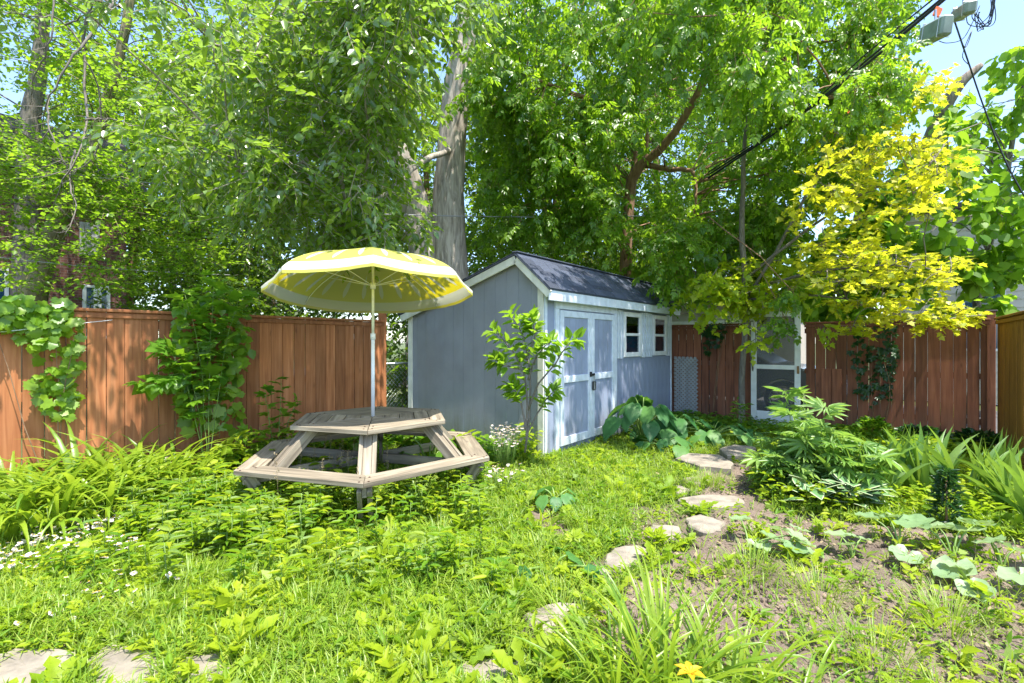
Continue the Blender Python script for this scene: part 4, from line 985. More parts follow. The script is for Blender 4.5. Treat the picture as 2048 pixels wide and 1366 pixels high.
# 2. box elder behind the shed
Yb = 10.8
tree('brown-barked forked tree with drooping bright leaves behind the shed roof', P(1252, 830, Yb) * [1, 1, 0],
     [([P(1250, 850, Yb), P(1252, 600, Yb), P(1254, 440, Yb), P(1270, 345, Yb), P(1335, 285, Yb - 0.5), P(1400, 180, Yb - 1.2), P(1432, 80, Yb - 1.7), P(1432, -120, Yb - 2)], [0.20, 0.14, 0.12, 0.125, 0.085, 0.075, 0.06, 0.04], 14, 0),
      ([P(1268, 350, Yb), P(1268, 290, Yb), P(1215, 215, Yb - 0.4), P(1140, 185, Yb - 0.6), P(1050, 150, Yb - 0.8)], [0.11, 0.07, 0.06, 0.045, 0.02], 9, 0),
      ([P(1418, 160, Yb - 1.3), P(1475, 108, Yb - 2), P(1580, 95, Yb - 2.6), P(1720, 72, Yb - 3.2)], [0.055, 0.04, 0.03, 0.012], 8, 0),
      ([P(1290, 330, Yb), P(1340, 338, Yb - 0.5), P(1390, 350, Yb - 0.8), P(1385, 450, Yb - 1)], [0.07, 0.055, 0.04, 0.015], 8, 0),
      ([P(1290, 330, Yb), P(1300, 230, Yb), P(1325, 130, Yb), P(1310, 0, Yb)], [0.05, 0.045, 0.035, 0.02], 8, 0),
      ([P(1480, 100, Yb - 2), P(1560, 180, Yb - 3), P(1640, 200, Yb - 3.5), P(1700, 190, 7)], [0.03, 0.025, 0.018, 0.01], 6, 0)],
     M['bark_brown'],
     [dict(pts=region_pts([(940, -60), (1500, -60), (1560, 120), (1560, 330), (1540, 470), (1430, 590), (1340, 560), (1180, 500), (1000, 470), (950, 300)], 8.2, 12.5, 215, holes=HT2),
           r=0.45, tw=13, m=7, L=0.45, leaf=0.20, t=T_COMP, droop=0.7, jit=0.4),
      dict(pts=region_pts([(1280, -250), (1600, -250), (1580, 160), (1420, 210), (1300, 120)], 5.4, 7.2, 26, holes=HT2), r=0.36, tw=11, m=7, L=0.4, leaf=0.17, t=T_COMP, droop=0.75, jit=0.4),
      dict(pts=region_pts([(1380, -60), (1860, -60), (1830, 40), (1760, 70), (1850, 130), (1760, 230), (1600, 270), (1540, 240), (1420, 220)], 6.6, 8.6, 62), r=0.32, tw=11, m=7, L=0.4, leaf=0.17, t=T_COMP, droop=0.75, jit=0.4),
      dict(pts=region_pts([(1200, 0), (1500, 0), (1480, 300), (1330, 500), (1200, 480)], 12.2, 13.5, 34), r=0.5, tw=13, m=7, L=0.5, leaf=0.22, t=T_COMP, droop=0.7, jit=0.4),
      dict(pts=region_pts([(1690, 180), (1790, 90), (1800, 160), (1720, 210)], 4.9, 5.4, 9), r=0.16, tw=8, m=6, L=0.26, leaf=0.12, t=T_COMP, droop=0.7, jit=0.4),
      dict(pts=region_pts([(1500, 240), (1720, 240), (1800, 300), (1700, 400), (1600, 430), (1520, 560), (1480, 500)], 8.3, 10.2, 40), r=0.36, tw=11, m=7, L=0.4, leaf=0.18, t=T_COMP, droop=0.7, jit=0.4),
      dict(pts=region_pts([(1560, 560), (1640, 560), (1640, 640), (1590, 690), (1560, 660)], 7.0, 7.4, 2), r=0.12, tw=8, m=6, L=0.25, leaf=0.15, t=T_COMP, droop=1.0, jit=0.4),
      dict(pts=region_pts([(900, -600), (2000, -600), (1950, -80), (900, -80)], 8.5, 12, 26), r=0.7, tw=14, m=7, L=0.5, leaf=0.22, t=T_COMP, droop=0.6)],
     M['elder'], lr=0.020, limbs=0.4)
st = Acc(); c_ = P(1341, 334, Yb - 0.55); st.tube([c_, c_ + (P(1341, 334, 1.0) - c_) * 0.008], [0.05, 0.05], 12)
M['cutwood'] = flat_mat('sawn_wood', (0.62, 0.55, 0.33), 0.8)
o = st.build('cut_stub', M['cutwood'], [q_ for q_ in COL.objects if q_.name.startswith('leafy_tree')][1], smooth=False)

# 3. left trees with pale leaning trunk
tree('mossy pale leaning tree trunk with small leaves in front of the brick house', P(40, 800, 8.6) * [1, 1, 0],
     [([P(20, 900, 8.6), P(65, 600, 8.6), P(95, 500, 8.7), P(130, 420, 8.8), P(165, 350, 8.9), P(215, 200, 9), P(260, 0, 9), P(280, -300, 9)], [0.23, 0.20, 0.17, 0.14, 0.12, 0.09, 0.07, 0.04], 18, 0.05)],
     M['bark_pale'],
     [dict(pts=region_pts([(-150, -400), (480, -400), (470, 200), (390, 330), (180, 330), (-150, 300)], 6.8, 12.0, 230, holes=[[(-30, 80), (70, 80), (75, 190), (-30, 200)]]), r=0.5, tw=14, m=10, L=0.5, leaf=0.075, t=T_OVALW, droop=0.1, flat=0.6, jit=0.35),
      dict(pts=region_pts([(-100, 330), (420, 330), (460, 520), (240, 590), (230, 420), (-100, 400)], 7.6, 10.0, 70), lf=0.12, r=0.36, tw=12, m=9, L=0.4, leaf=0.08, t=T_OVALW, droop=0.1, flat=0.6, jit=0.35),
      dict(pts=region_pts([(-60, 300), (280, 300), (240, 580), (-60, 580)], 6.8, 8.2, 60), lf=0.1, r=0.3, tw=7, m=8, L=0.4, leaf=0.075, t=T_OVALW, droop=0.1, flat=0.6, jit=0.35)],
     M['elder'], lr=0.014, limbs=0.3)
tree('dark upright tree trunk at the left edge, behind bare hanging twigs', P(62, 800, 10.5) * [1, 1, 0],
     [([P(45, 850, 10.5), P(50, 500, 10.5), P(60, 250, 10.5), P(78, 140, 10.5), P(95, -100, 10.5)], [0.25, 0.2, 0.17, 0.14, 0.08], 14, 0.06)],
     M['bark_grey'],
     [dict(pts=region_pts([(-300, -500), (300, -500), (300, 250), (-300, 450)], 10.5, 14, 70, holes=[[(-30, 60), (70, 60), (80, 230), (-30, 240)]]), r=0.6, tw=12, m=9, L=0.5, leaf=0.10, t=T_OVALW, droop=0.1, flat=0.5)],
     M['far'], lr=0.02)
# bare hanging branches, near
t = thing('bare_branch', P(190, -60, 6.2), 'bare grey branches hanging down at the top left', 'branch')
a_ = Acc()
br = [[(205, -40), (170, 60), (168, 170), (172, 250), (155, 310), (120, 370), (105, 420)], [(230, 0), (190, 60), (140, 120), (95, 200), (85, 260)], [(110, -20), (100, 80), (70, 150), (60, 210)],
      [(170, 240), (230, 240), (300, 262)], [(172, 100), (120, 40), (60, 30), (0, 25)], [(130, 50), (200, 15), (260, -30)], [(168, 120), (200, 190), (195, 300), (150, 340), (90, 350)], [(150, 300), (140, 360), (150, 420), (130, 470)], [(95, 190), (100, 260), (130, 330), (150, 380)]]
for k, b in enumerate(br):
    cv = curve([P(x, y, 6.2 + 0.25 * math.sin(k * 2 + i)) for i, (x, y) in enumerate(b)], 16, 0.008)
    a_.tube(cv, np.linspace(0.022 if k < 2 else 0.012, 0.004, 16), 6)
    for j in range(10):
        q_ = cv[rng.integers(3, 15)]; e = q_ + rng.standard_normal(3) * [0.16, 0.16, 0.12] + [0, 0, -0.08]; a_.tube(curve([q_, (q_ + e) / 2 + rng.standard_normal(3) * 0.02, e], 4, 0), np.linspace(0.004, 0.0015, 4), 3)
a_.build('twigs', M['bark_grey'], t, smooth=True)

# 4. golden maple
tree('small golden-yellow leaved maple spreading over the back fence', G(1482, 858),
     [([G(1482, 860), P(1483, 760, 8.25), P(1490, 640, 8.2), P(1487, 480, 8.1), P(1486, 330, 8.0), P(1500, 200, 8.0)], [0.055, 0.05, 0.045, 0.045, 0.035, 0.02], 10, 0),
      ([P(1488, 600, 8.2), P(1550, 510, 7.8), P(1620, 370, 7.3), P(1680, 250, 7.0), P(1760, 170, 6.8)], [0.03, 0.025, 0.02, 0.015, 0.008], 6, 0),
      ([P(1490, 560, 8.2), P(1600, 470, 7.5), P(1740, 380, 7.0), P(1860, 330, 6.6)], [0.028, 0.022, 0.016, 0.008], 6, 0),
      ([P(1490, 580, 8.2), P(1620, 548, 7.4), P(1760, 530, 6.9), P(1900, 545, 6.4)], [0.028, 0.022, 0.014, 0.006], 6, 0),
      ([P(1490, 600, 8.2), P(1640, 590, 7.4), P(1760, 620, 6.9), P(1870, 650, 6.5)], [0.025, 0.018, 0.012, 0.006], 6, 0)],
     M['bark_grey'],
     [dict(pts=region_pts([(1600, 400), (1640, 330), (1690, 220), (1790, 180), (1870, 130), (1880, 230), (1935, 330), (1880, 400), (1760, 440), (1640, 470)], 5.7, 8.0, 66), r=0.27, tw=6, m=6, L=0.28, leaf=0.09, t=T_MAPLE, droop=0.25, flat=0.6, jit=0.6),
      dict(pts=region_pts([(1600, 530), (1640, 470), (1780, 490), (1930, 540), (1910, 580), (1780, 580), (1640, 570)], 5.7, 8.0, 44), r=0.24, tw=6, m=6, L=0.26, leaf=0.088, t=T_MAPLE, droop=0.15, flat=0.8, jit=0.4),
      dict(pts=region_pts([(1640, 590), (1760, 600), (1850, 590), (1990, 612), (1990, 630), (1890, 640), (1890, 670), (1800, 660), (1700, 670), (1660, 650)], 6.2, 7.0, 20), r=0.14, tw=7, m=6, L=0.22, leaf=0.088, t=T_MAPLE, droop=0.2, flat=0.8, jit=0.4)],
     M['yellow'], lr=0.012, name='maple_tree')
tree('yellow-green lower leaves of a young maple drooping beside the screen door', G(1500, 852) + [0.1, 0.25, 0],
     [([G(1500, 852) + [0.1, 0.25, 0], P(1500, 700, 8.6), P(1500, 560, 8.5)], [0.02, 0.016, 0.01], 6, 0)],
     M['bark_grey'],
     [dict(pts=region_pts([(1360, 600), (1400, 560), (1500, 520), (1600, 520), (1640, 570), (1600, 600), (1500, 620), (1400, 640)], 7.6, 8.6, 34), r=0.2, tw=9, m=7, L=0.25, leaf=0.11, t=T_MAPLE, droop=0.5, flat=0.5),
      dict(pts=region_pts([(1480, 640), (1520, 650), (1680, 655), (1620, 690), (1500, 690)], 7.2, 7.8, 4), r=0.10, tw=5, m=6, L=0.2, leaf=0.10, t=T_MAPLE, droop=0.6, flat=0.5)],
     M['ylgreen'], lr=0.01, name='young_tree')

# 5. broad-leaved tree at the right
tree('broad heart-leaved tree at the right edge in front of the beige house', P(1950, 850, 9.6) * [1, 1, 0],
     [([P(1940, 860, 9.6), P(1955, 600, 9.5), P(1985, 470, 9.3), P(2010, 380, 9.0), P(2040, 200, 8.8), P(2060, 60, 8.6)], [0.09, 0.07, 0.05, 0.045, 0.035, 0.02], 9, 0)],
     M['bark_grey'],
     [dict(pts=region_pts([(1840, 360), (1870, 270), (1900, 210), (1985, 130), (2060, 90), (2150, 60), (2150, 500), (2050, 470), (1900, 480), (1840, 440)], 7.2, 9.8, 58), r=0.32, tw=6, m=6, L=0.38, leaf=0.16, t=T_HEART, droop=0.7, flat=0.4, jit=0.45),
      dict(pts=region_pts([(1840, 470), (2100, 500), (2100, 560), (1990, 560), (1860, 530)], 7.6, 9, 14), r=0.22, tw=7, m=6, L=0.3, leaf=0.18, t=T_HEART, droop=0.7, flat=0.5),
      dict(pts=region_pts([(1830, 590), (1990, 590), (2030, 600), (2000, 625), (1850, 620)], 8.6, 9.3, 5), r=0.14, tw=6, m=5, L=0.25, leaf=0.16, t=T_HEART, droop=0.7)],
     M['bigleaf'], lr=0.015, name='broadleaf_tree')
# 6. vine clad snag
tree('broken brown tree limb wrapped in dark broad vine leaves behind the fence', P(1700, 850, 11.0) * [1, 1, 0],
     [([P(1705, 860, 11), P(1700, 600, 11), P(1712, 500, 10.8), P(1765, 420, 10.4), P(1830, 350, 10.0), P(1900, 195, 9.2), P(1962, 130, 9.0)], [0.30, 0.27, 0.25, 0.20, 0.15, 0.11, 0.05], 16, 0.22),
      ([P(1712, 500, 10.8), P(1722, 420, 10.8), P(1738, 370, 10.8)], [0.13, 0.11, 0.08], 9, 0)],
     M['bark_dead'],
     [dict(pts=region_pts([(1585, 560), (1620, 470), (1690, 440), (1800, 430), (1870, 470), (1850, 600), (1640, 640), (1585, 620)], 9.7, 10.7, 50), r=0.34, tw=7, m=6, L=0.35, leaf=0.2, t=T_HEART, droop=0.7, flat=0.3),
      dict(pts=region_pts([(1740, 350), (1790, 330), (1830, 360), (1790, 440), (1740, 430)], 9.6, 10.3, 7), r=0.28, tw=7, m=6, L=0.3, leaf=0.18, t=T_HEART, droop=0.7, flat=0.3)],
     M['bigleaf'], lr=0.015, name='vine_clad_snag')

# 7. background trees
bgt = [(-13.5, 17.0, 6.5, 2.6, 'dark tree far behind the left fence, right of the brick house'),
       (-8.0, 16.0, 6.0, 2.8, 'dense background tree seen left of the two-trunked tree'),
       (-3.5, 18.0, 6.5, 2.9, 'dense background tree behind the umbrella and trunks'),
       (1.2, 17.0, 6.5, 2.9, 'dense dark background tree above the shed ridge'),
       (5.2, 18.5, 6.8, 2.8, 'background tree behind the brown-barked forked tree'),
       (-15.5, 23.0, 8.5, 3.4, 'farthest background tree at the left edge of the yard view')]
for (X, Y, zc, rr, lab) in bgt:
    b = c2w(X, Y, 0); n = 150
    o_ = nrm(rng.standard_normal((n, 3))) * (rng.random((n, 1)) ** 0.4) * [rr * 1.15, rr * 1.15, zc * 0.95]
    pts = np.array([b[0], b[1], zc]) + o_; pts = pts[pts[:, 2] > 1.0]
    tree(lab, b, [([b, b + [0, 0, 3], b + [0.3, 0.2, 6], b + [0.2, 0, zc + 4]], [0.22, 0.18, 0.14, 0.06], 8, 0)], M['bark_brown'],
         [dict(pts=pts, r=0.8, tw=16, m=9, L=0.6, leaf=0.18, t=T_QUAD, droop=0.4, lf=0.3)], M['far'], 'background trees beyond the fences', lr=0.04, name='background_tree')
# understorey shrubs behind the left fence and shed
for (pl, ya, yb, n, lab) in (([(420, 700), (830, 700), (830, 560), (700, 520), (520, 540), (420, 600)], 8.9, 10.5, 46, 'dark leafy shrub behind the left fence under the umbrella'),
                             ([(780, 850), (822, 850), (822, 620), (780, 620)], 8.4, 9.6, 14, 'dark undergrowth filling the gap beside the shed'),
                             ([(230, 640), (470, 640), (470, 530), (330, 500), (230, 560)], 8.5, 10.0, 26, 'feathery dark shrub above the left fence'),
                             ([(1000, 560), (1350, 600), (1400, 640), (1500, 640), (1480, 520), (1200, 440), (1000, 450)], 12.8, 14.0, 46, 'green hedge shrubs beyond the shed roof')):
    pts = region_pts(pl, ya, yb, n); b = pts.mean(0) * [1, 1, 0]
    tree(lab, b, [([b, b + [0.05, 0, 0.8], b + [0, 0.1, 1.6]], [0.05, 0.04, 0.02], 6, 0)], M['bark_grey'],
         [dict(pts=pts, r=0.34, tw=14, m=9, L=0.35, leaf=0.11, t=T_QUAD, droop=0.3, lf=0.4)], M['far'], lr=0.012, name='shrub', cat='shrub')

# ------------------------------------------------------------------ plants as single leaves
_tm = {}
def tmesh(key, tm, mat, tint=0.0, edge=None):
    if key in _tm: return _tm[key]
    me = mesh_py(key, tm[0], tm[1], True); me.materials.append(mat)
    if edge is not None:
        at = me.attributes.new('edge', 'FLOAT', 'POINT'); at.data.foreach_set('value', np.array(edge, np.float32))
    _tm[key] = me; return me
def leafobjs(root, name, meshes, Rm, T):
    b = np.array(root.location)
    for i in range(len(T)):
        o = bpy.data.objects.new(name, meshes[i % len(meshes)]); COL.objects.link(o); o.parent = root
        Mx = Matrix(Rm[i].tolist()).to_4x4(); Mx.translation = Vector((T[i] - b).tolist()); o.matrix_local = Mx

def fpt(px, py, u=None, v=None):      # point on the plane x=u or y=v seen in a direction
    X = (px - 1024) / F
    Y = u / (X * CY - SY) if u is not None else v / (X * SY + CY)
    return c2w(X * Y, Y, H + (683 - py) / F * Y)
# blade clumps
LILY = [tmesh('blade_lily%d' % k, t_blade(0.027, 1.2 + 0.28 * k, 7, 0.35, 0.3 * (k - 2)), M['lily']) for k in range(6)]
FLILY = [tmesh('blade_front%d' % k, t_blade(0.013, 0.9 + 0.22 * k, 7, 0.35, 0.4 * (k - 2)), M['lily']) for k in range(6)]
IRIS = [tmesh('blade_iris%d' % k, t_blade(0.043, 0.15 + 0.17 * k, 6, 0.15, 0.5 * (k - 2)), M['iris']) for k in range(6)]
def blades(name, label, cat, base, n, length, meshes, spread=0.10, tilt=(0.05, 0.6), group=None, fan=None, lean=0.0, leandir=0.0):
    base = np.array(base, float); base[2] = gz(base[0], base[1])
    t = thing(name, base, label, cat, group)
    az = rng.uniform(0, 2 * np.pi, n) if fan is None else np.where(rng.random(n) < 0.5, fan, fan + np.pi) + rng.normal(0, 0.35, n)
    tl = rng.uniform(tilt[0], tilt[1], n); r_ = spread * np.sqrt(rng.random(n))
    pos = base + np.stack([np.cos(az) * r_, np.sin(az) * r_, 0 * r_ - 0.01], -1)
    if lean:
        v = np.stack([np.cos(az) * tl, np.sin(az) * tl], -1) + lean * np.array([math.cos(leandir), math.sin(leandir)]); az = np.arctan2(v[:, 1], v[:, 0]); tl = np.linalg.norm(v, axis=1)
    leafobjs(t, 'leaf', meshes, zframes(az, tl, length * rng.uniform(0.7, 1.12, n)), pos)
    return t
def fencebed(px, u=-5.6):
    p = fpt(px, 900, u=u); p[2] = 0; return p
def Gc(px, py, lim=-5.62):           # level-ground point, kept on the near side of the left fence
    p = G(px, py); return p if p[0] > lim else fencebed(px, lim)
lil = [(20, -5.7, .66, 'at the far left edge against the fence'), (75, -5.35, .66, 'second from the left, front row'), (130, -5.72, .62, 'below the grape vine on the fence'), (165, -5.3, .72, 'in the front row below the vine'),
       (225, -5.7, .72, 'with the tallest arching leaves before the plain planks'), (275, -5.35, .66, 'front row, right of the middle of the fence bed'), (315, -5.7, .60, 'close to the leafy climber, back row'), (360, -5.45, .56, 'rightmost of the fence bed'), (15, -5.2, .58, 'front row, cut by the left frame edge'),
       (110, -5.05, .60, 'nearest the white daisies'), (215, -5.0, .56, 'front row centre, low and broad')]
for px, u_, L, w in lil:
    blades('daylily_clump', 'arching bright green daylily clump ' + w, 'plant', fencebed(px, u_), 56, L * 1.28, LILY, 0.15, (0.02, 0.5), 'daylily clumps along the left fence')
for (px, py), L, w, n in (((1330, 1400), .62, 'right of the path at the bottom edge', 95), ((1230, 1420), .55, 'left half of the foreground pair, leaning left', 60), ((1460, 1430), .55, 'right half of the foreground, by the soil', 60), ((1580, 1480), .5, 'small, at the bottom edge beside the soil', 26)):
    blades('daylily_clump', 'foreground daylily clump with thin blades ' + w, 'plant', G(px, py), n, L, FLILY, 0.12, (0.05, 0.75), 'daylily clumps in the foreground')
# flowers for the foreground lily
def lily_flower(p, s, label):
    t = thing('lily_flower', p, label, 'flower')
    az = np.arange(6) * np.pi / 3; leafobjs(t, 'petal', [tmesh('petal', t_oval(0.26, 0.1, 0.2), M['petal_y'])], frames(np.stack([np.cos(az), np.sin(az), 0.45 + 0 * az], -1), np.tile([0, 0, 1.0], (6, 1)), np.full(6, s)), np.tile(p, (6, 1)))
    a_ = Acc(); a_.tube([p + [0.03, 0.05, -0.35], p + [0.01, 0.02, -0.15], p], 0.004, 5); a_.build('stem', M['stem'], t)
lily_flower(P(1380, 1346, 1.72), 0.055, 'open yellow daylily flower at the bottom edge')
iris = [((1700, 1000), .52, 'leftmost, beside the fingered plant'), ((1745, 1010), .55, 'second from the left, behind the hosta'), ((1800, 985), .5, 'behind and between the taller ones'), ((1850, 1005), .55, 'in the middle with a broad upright fan'),
        ((1925, 1015), .56, 'tallest upright fan left of the dark narrow shrub'), ((1990, 1010), .5, 'right of the dark narrow shrub'), ((2050, 1040), .5, 'near the right edge of the bed'), ((2100, 1080), .5, 'at the right edge, cut by the frame'), ((1760, 960), .45, 'farthest, near the creeper')]
for (px, py), L, w in iris:
    blades('iris_clump', 'sword-leaved iris clump ' + w, 'plant', G(px, py), 26, L * 1.35, IRIS, 0.12, (0.0, 0.5), 'iris clumps in the right bed', fan=R(YAW + random.uniform(-30, 30)))

# big-leaf plants: squash, burdock
def t_round(lobes=5, cup=0.12, notch=0.25, wav=0.05, seg=22, seed=0):
    rr = random.Random(seed); v = [(0, 0.0, 0)]; 
    for ring, fr in ((1, 0.5), (2, 1.0)):
        for i in range(seg):
            a = -math.pi / 2 + (i + 0.5) / seg * 2 * math.pi
            rad = 0.5 * (1 + 0.07 * math.cos(lobes * (a - math.pi / 2)) + rr.uniform(-.02, .02))
            if i in (0, seg - 1): rad *= (1 - notch)
            x, y = rad * fr * math.cos(a), rad * fr * math.sin(a)
            z = cup * fr * fr * 0.5 - 0.12 * max(0, y) ** 2 * 2 + wav * math.sin(a * 7 + seed) * fr * fr * (1 if ring == 2 else 0.3)
            v.append((x, y + 0.12, z))
    f = [[0, 1 + i, 1 + i + 1] for i in range(seg - 1)]
    f += [[1 + i, 1 + seg + i, 1 + seg + i + 1, 2 + i] for i in range(seg - 1)]
    return np.array(v, float), f
SQ = [tmesh('leaf_squash%d' % k, t_round(5, 0.22, 0.3, 0.05, 20, k), M['squash']) for k in range(4)]
BU = [tmesh('leaf_burdock%d' % k, t_fan([(x * 1.0 + 0.03 * math.sin(9 * y), y) for x, y in heart_outline()], 0.12, droop=0.3), M['rhubarb']) for k in range(1)]
def t_burdock(seed):
    rr = random.Random(seed); seg = 9; v = []; f = []
    for i in range(seg + 1):
        y = i / seg; w = 0.36 * math.sin(math.pi * min(1, (y * 0.9 + 0.12)) ** 0.8) * (1 + rr.uniform(-.08, .08)) + 0.01
        zc = -0.35 * y * y
        for x, zz in ((-1, 0.02), (-0.5, 0.07), (0, 0), (0.5, 0.07), (1, 0.02)):
            v.append((x * w, y, zc + zz + (0.035 * rr.uniform(-1, 1) if abs(x) == 1 else 0)))
    for i in range(seg):
        for j in range(4): a = i * 5 + j; f.append([a, a + 1, a + 6, a + 5])
    return np.array(v, float), f
BU = [tmesh('leaf_burdock%d' % k, t_burdock(k), M['rhubarb']) for k in range(1, 5)]
def stalked(name, label, cat, base, tips, size, meshes, group=None, stalk=0.008, up=0.55, smat='stem', droopd=-0.15):
    """tips: list of world leaf positions; a stalk runs from base to each"""
    base = np.array(base, float); base[2] = 0
    t = thing(name, base, label, cat, group)
    for i, p in enumerate(tips):
        p = np.array(p, float); d = p - base; d[2] = 0; dl = np.linalg.norm(d) + 1e-6
        a_ = Acc(); midp = base + d * 0.45 + [0, 0, p[2] * 0.75]
        a_.tube(curve([base, midp, p], 7, 0), np.linspace(stalk * 1.3, stalk * 0.7, 7), 6); a_.build('stalk', M[smat], t, smooth=True)
        nd_ = d / dl
        sz = size[i] if hasattr(size, '__len__') else size * random.uniform(0.8, 1.15)
        az = math.atan2(nd_[1], nd_[0]) + random.uniform(-.6, .6)
        ld = np.array([math.cos(az), math.sin(az), droopd + random.uniform(-.2, .1)])
        nn = np.array([nd_[0] * 0.25 + random.uniform(-.25, .25), nd_[1] * 0.25 + random.uniform(-.25, .25), 1.0])
        leafobjs(t, 'leaf', [meshes[i % len(meshes)]], frames(ld[None], nn[None], np.array([sz])), p[None])
    return t
# squash plants: base px, then leaves (px, py, height above ground)
def leafpt(px, py, z): return G(px, py, z)
sq = [((1500, 1108), [(1482, 1040, .16), (1585, 1070, .15), (1600, 1085, .12), (1540, 1076, .12), (1512, 1088, .08), (1620, 1108, .05)], .15, 'leftmost in the soil bed, in front of the fingered plant'),
      ((1570, 1112), [(1560, 1060, .14), (1598, 1060, .13), (1590, 1095, .10)], .14, 'second from the left, close to its neighbour'),
      ((1705, 1118), [(1680, 1072, .12), (1722, 1078, .12), (1700, 1090, .09)], .13, 'small, at the head of the bare soil strip'),
      ((1800, 1105), [(1745, 1036, .19), (1775, 1034, .19), (1815, 1110, .08), (1800, 1040, .17)], .17, 'behind, under the variegated hosta'),
      ((1905, 1120), [(1878, 1056, .18), (1920, 1062, .17), (1840, 1050, .19), (1910, 1135, .09), (1950, 1050, .2)], .20, 'largest leaves, in the middle right of the bed'),
      ((2005, 1140), [(1985, 1085, .15), (2030, 1100, .13), (1950, 1045, .18)], .16, 'near the right edge with pale leaves'),
      ((1930, 1180), [(1915, 1135, .11), (1945, 1175, .06), (1895, 1150, .08)], .13, 'in front, beside the long dead stalk'),
      ((2070, 1170), [(2040, 1150, .12), (2090, 1130, .16)], .17, 'cut by the right edge of the frame')]
for (bx, by), lv, s, w in sq:
    stalked('squash_plant', 'squash plant with round leaves, ' + w, 'plant', G(bx, by), [leafpt(*q_) for q_ in lv], s * 1.2, SQ, 'squash plants in the soil bed', 0.006)
# burdock / rhubarb beside the shed
def bigleaf(label, px, py, n, rad, h0, h1, sz, mesh=BU, group='broad-leaved plants by the shed', azr=None, name='burdock_plant', smat='stem'):
    b = G(px, py); tips = []
    for i in range(n):
        a = (i * 2.4 + random.uniform(-.4, .4)) if azr is None else R(YAW) + random.uniform(*azr); r_ = rad * random.uniform(0.3, 1.0); z = h1 - (h1 - h0) * (r_ / rad) * random.uniform(0.7, 1.1)
        tips.append(b + np.array([math.cos(a) * r_, math.sin(a) * r_, max(z, 0.05)]))
    return stalked(name, label, 'plant', b, tips, sz, mesh, group, 0.009, smat=smat, droopd=-0.45)
bigleaf('tall broad-leaved burdock standing against the shed wall below the windows', 1285, 885, 24, .45, .2, .88, .34)
bigleaf('broad-leaved burdock right of the tallest one, beside the shed end', 1345, 878, 22, .55, .12, .5, .34)
bigleaf('low burdock spreading left of the raised flagstone', 1330, 900, 12, .42, .08, .25, .26)
bigleaf('low broad-leaved burdock between the lattice and the sapling', 1425, 880, 20, .65, .1, .32, .26)
bigleaf('dark low burdock at the foot of the screen door', 1500, 875, 8, .35, .08, .2, .2)
BV = [tmesh('leaf_broad%d' % k, t_burdock(k + 20), M['vine']) for k in range(4)]
bigleaf('broad-leaved plant growing under the right half of the picnic table', 858, 962, 26, .5, .15, .60, .28, BV, group=None)
bigleaf('broad-leaved plant under the left half of the picnic table', 700, 905, 14, .4, .12, .50, .24, BV, group=None)
bigleaf('round-leaved mallow in front of the picnic bench', 835, 1000, 9, .28, .08, .22, .20, SQ if False else [tmesh('leaf_mallow%d' % k, t_round(5, 0.2, 0.3, 0.05, 18, k + 9), M['vine']) for k in range(2)], None)
bigleaf('single large-leaved weed left of the path below the bare patch', 1105, 1150, 5, .26, .08, .14, .19, group=None)
bigleaf('large-leaved weed beside the white wildflowers', 1110, 1010, 6, .2, .08, .18, .18, group=None)
# hosta
def t_hosta():
    seg = 6; v = []; f = []; e = []
    for i in range(seg + 1):
        y = i / seg; w = 0.30 * math.sin(math.pi * (y * 0.88 + 0.12)) + 0.005
        for x in (-1, -0.7, 0, 0.7, 1): v.append((x * w, y, -0.35 * y * y + (0.05 if abs(x) == 0.7 else (0.03 if x else 0)))); e.append(max(abs(x), 0.98 if i == seg else 0))
    for i in range(seg):
        for j in range(4): a = i * 5 + j; f.append([a, a + 1, a + 6, a + 5])
    return (np.array(v, float), f), e
(hv, hf), he = t_hosta(); HM = tmesh('leaf_hosta', (hv, hf), M['hosta'], edge=he)
for (px, py, n, w) in ((1705, 1025, 36, 'in front of the iris fans'), (1620, 1020, 12, 'beside the fingered plant')):
    b = G(px, py); t = thing('hosta', b, 'variegated hosta with cream-edged leaves ' + w, 'plant', 'variegated hostas')
    az = np.arange(n) * 2.4; r_ = 0.03 + 0.09 * rng.random(n); up = rng.uniform(0.1, 1.1, n)
    leafobjs(t, 'leaf', [HM], frames(np.stack([np.cos(az), np.sin(az), up], -1), np.tile([0, 0, 1.0], (n, 1)) - 0.6 * np.stack([np.cos(az), np.sin(az), 0 * az], -1) * 0, rng.uniform(.13, .2, n)), b + np.stack([np.cos(az) * r_, np.sin(az) * r_, 0.06 + 0.20 * rng.random(n)], -1))
# fingered (palmate) plants
PALM = [tmesh('leaf_palmate', T_PALM, M['hemp'])]
def stemmed(name, label, cat, base, stems, meshes, leaf, group=None, smat='stem', sr=0.006, m=14, droop=0.3, start=0.15, lname='leaf', upn=1.0, barkm=None):
    base = np.array(base, float); t = thing(name, base, label, cat, group)
    a_ = Acc(); T = []; D = []; N = []
    for pts in stems:
        cv = curve(pts, 12, 0.004); a_.tube(cv, np.linspace(sr, sr * 0.35, 12), 6)
        for k in range(m):
            q_ = start + (1 - start) * (k + rng.random()) / m; i = min(int(q_ * 11), 10); p = cv[i] + (cv[i + 1] - cv[i]) * (q_ * 11 - i)
            ax = nrm(cv[i + 1] - cv[i]); a = k * 2.4 + rng.random(); s1 = nrm(np.cross(ax, [0.3, 0.2, 0.9])); s2 = np.cross(ax, s1)
            d = math.cos(a) * s1 + math.sin(a) * s2 + ax * (0.25 + 0.5 * q_)
            T.append(p + d * 0.02); D.append(d + np.array([0, 0, -droop])); N.append(np.array([0, 0, upn]) + rng.standard_normal(3) * 0.35)
    a_.build('stem', barkm or M[smat], t, smooth=True)
    n = len(T); leafobjs(t, lname, meshes, frames(np.array(D), np.array(N), leaf * rng.uniform(0.6, 1.15, n)), np.array(T))
    return t
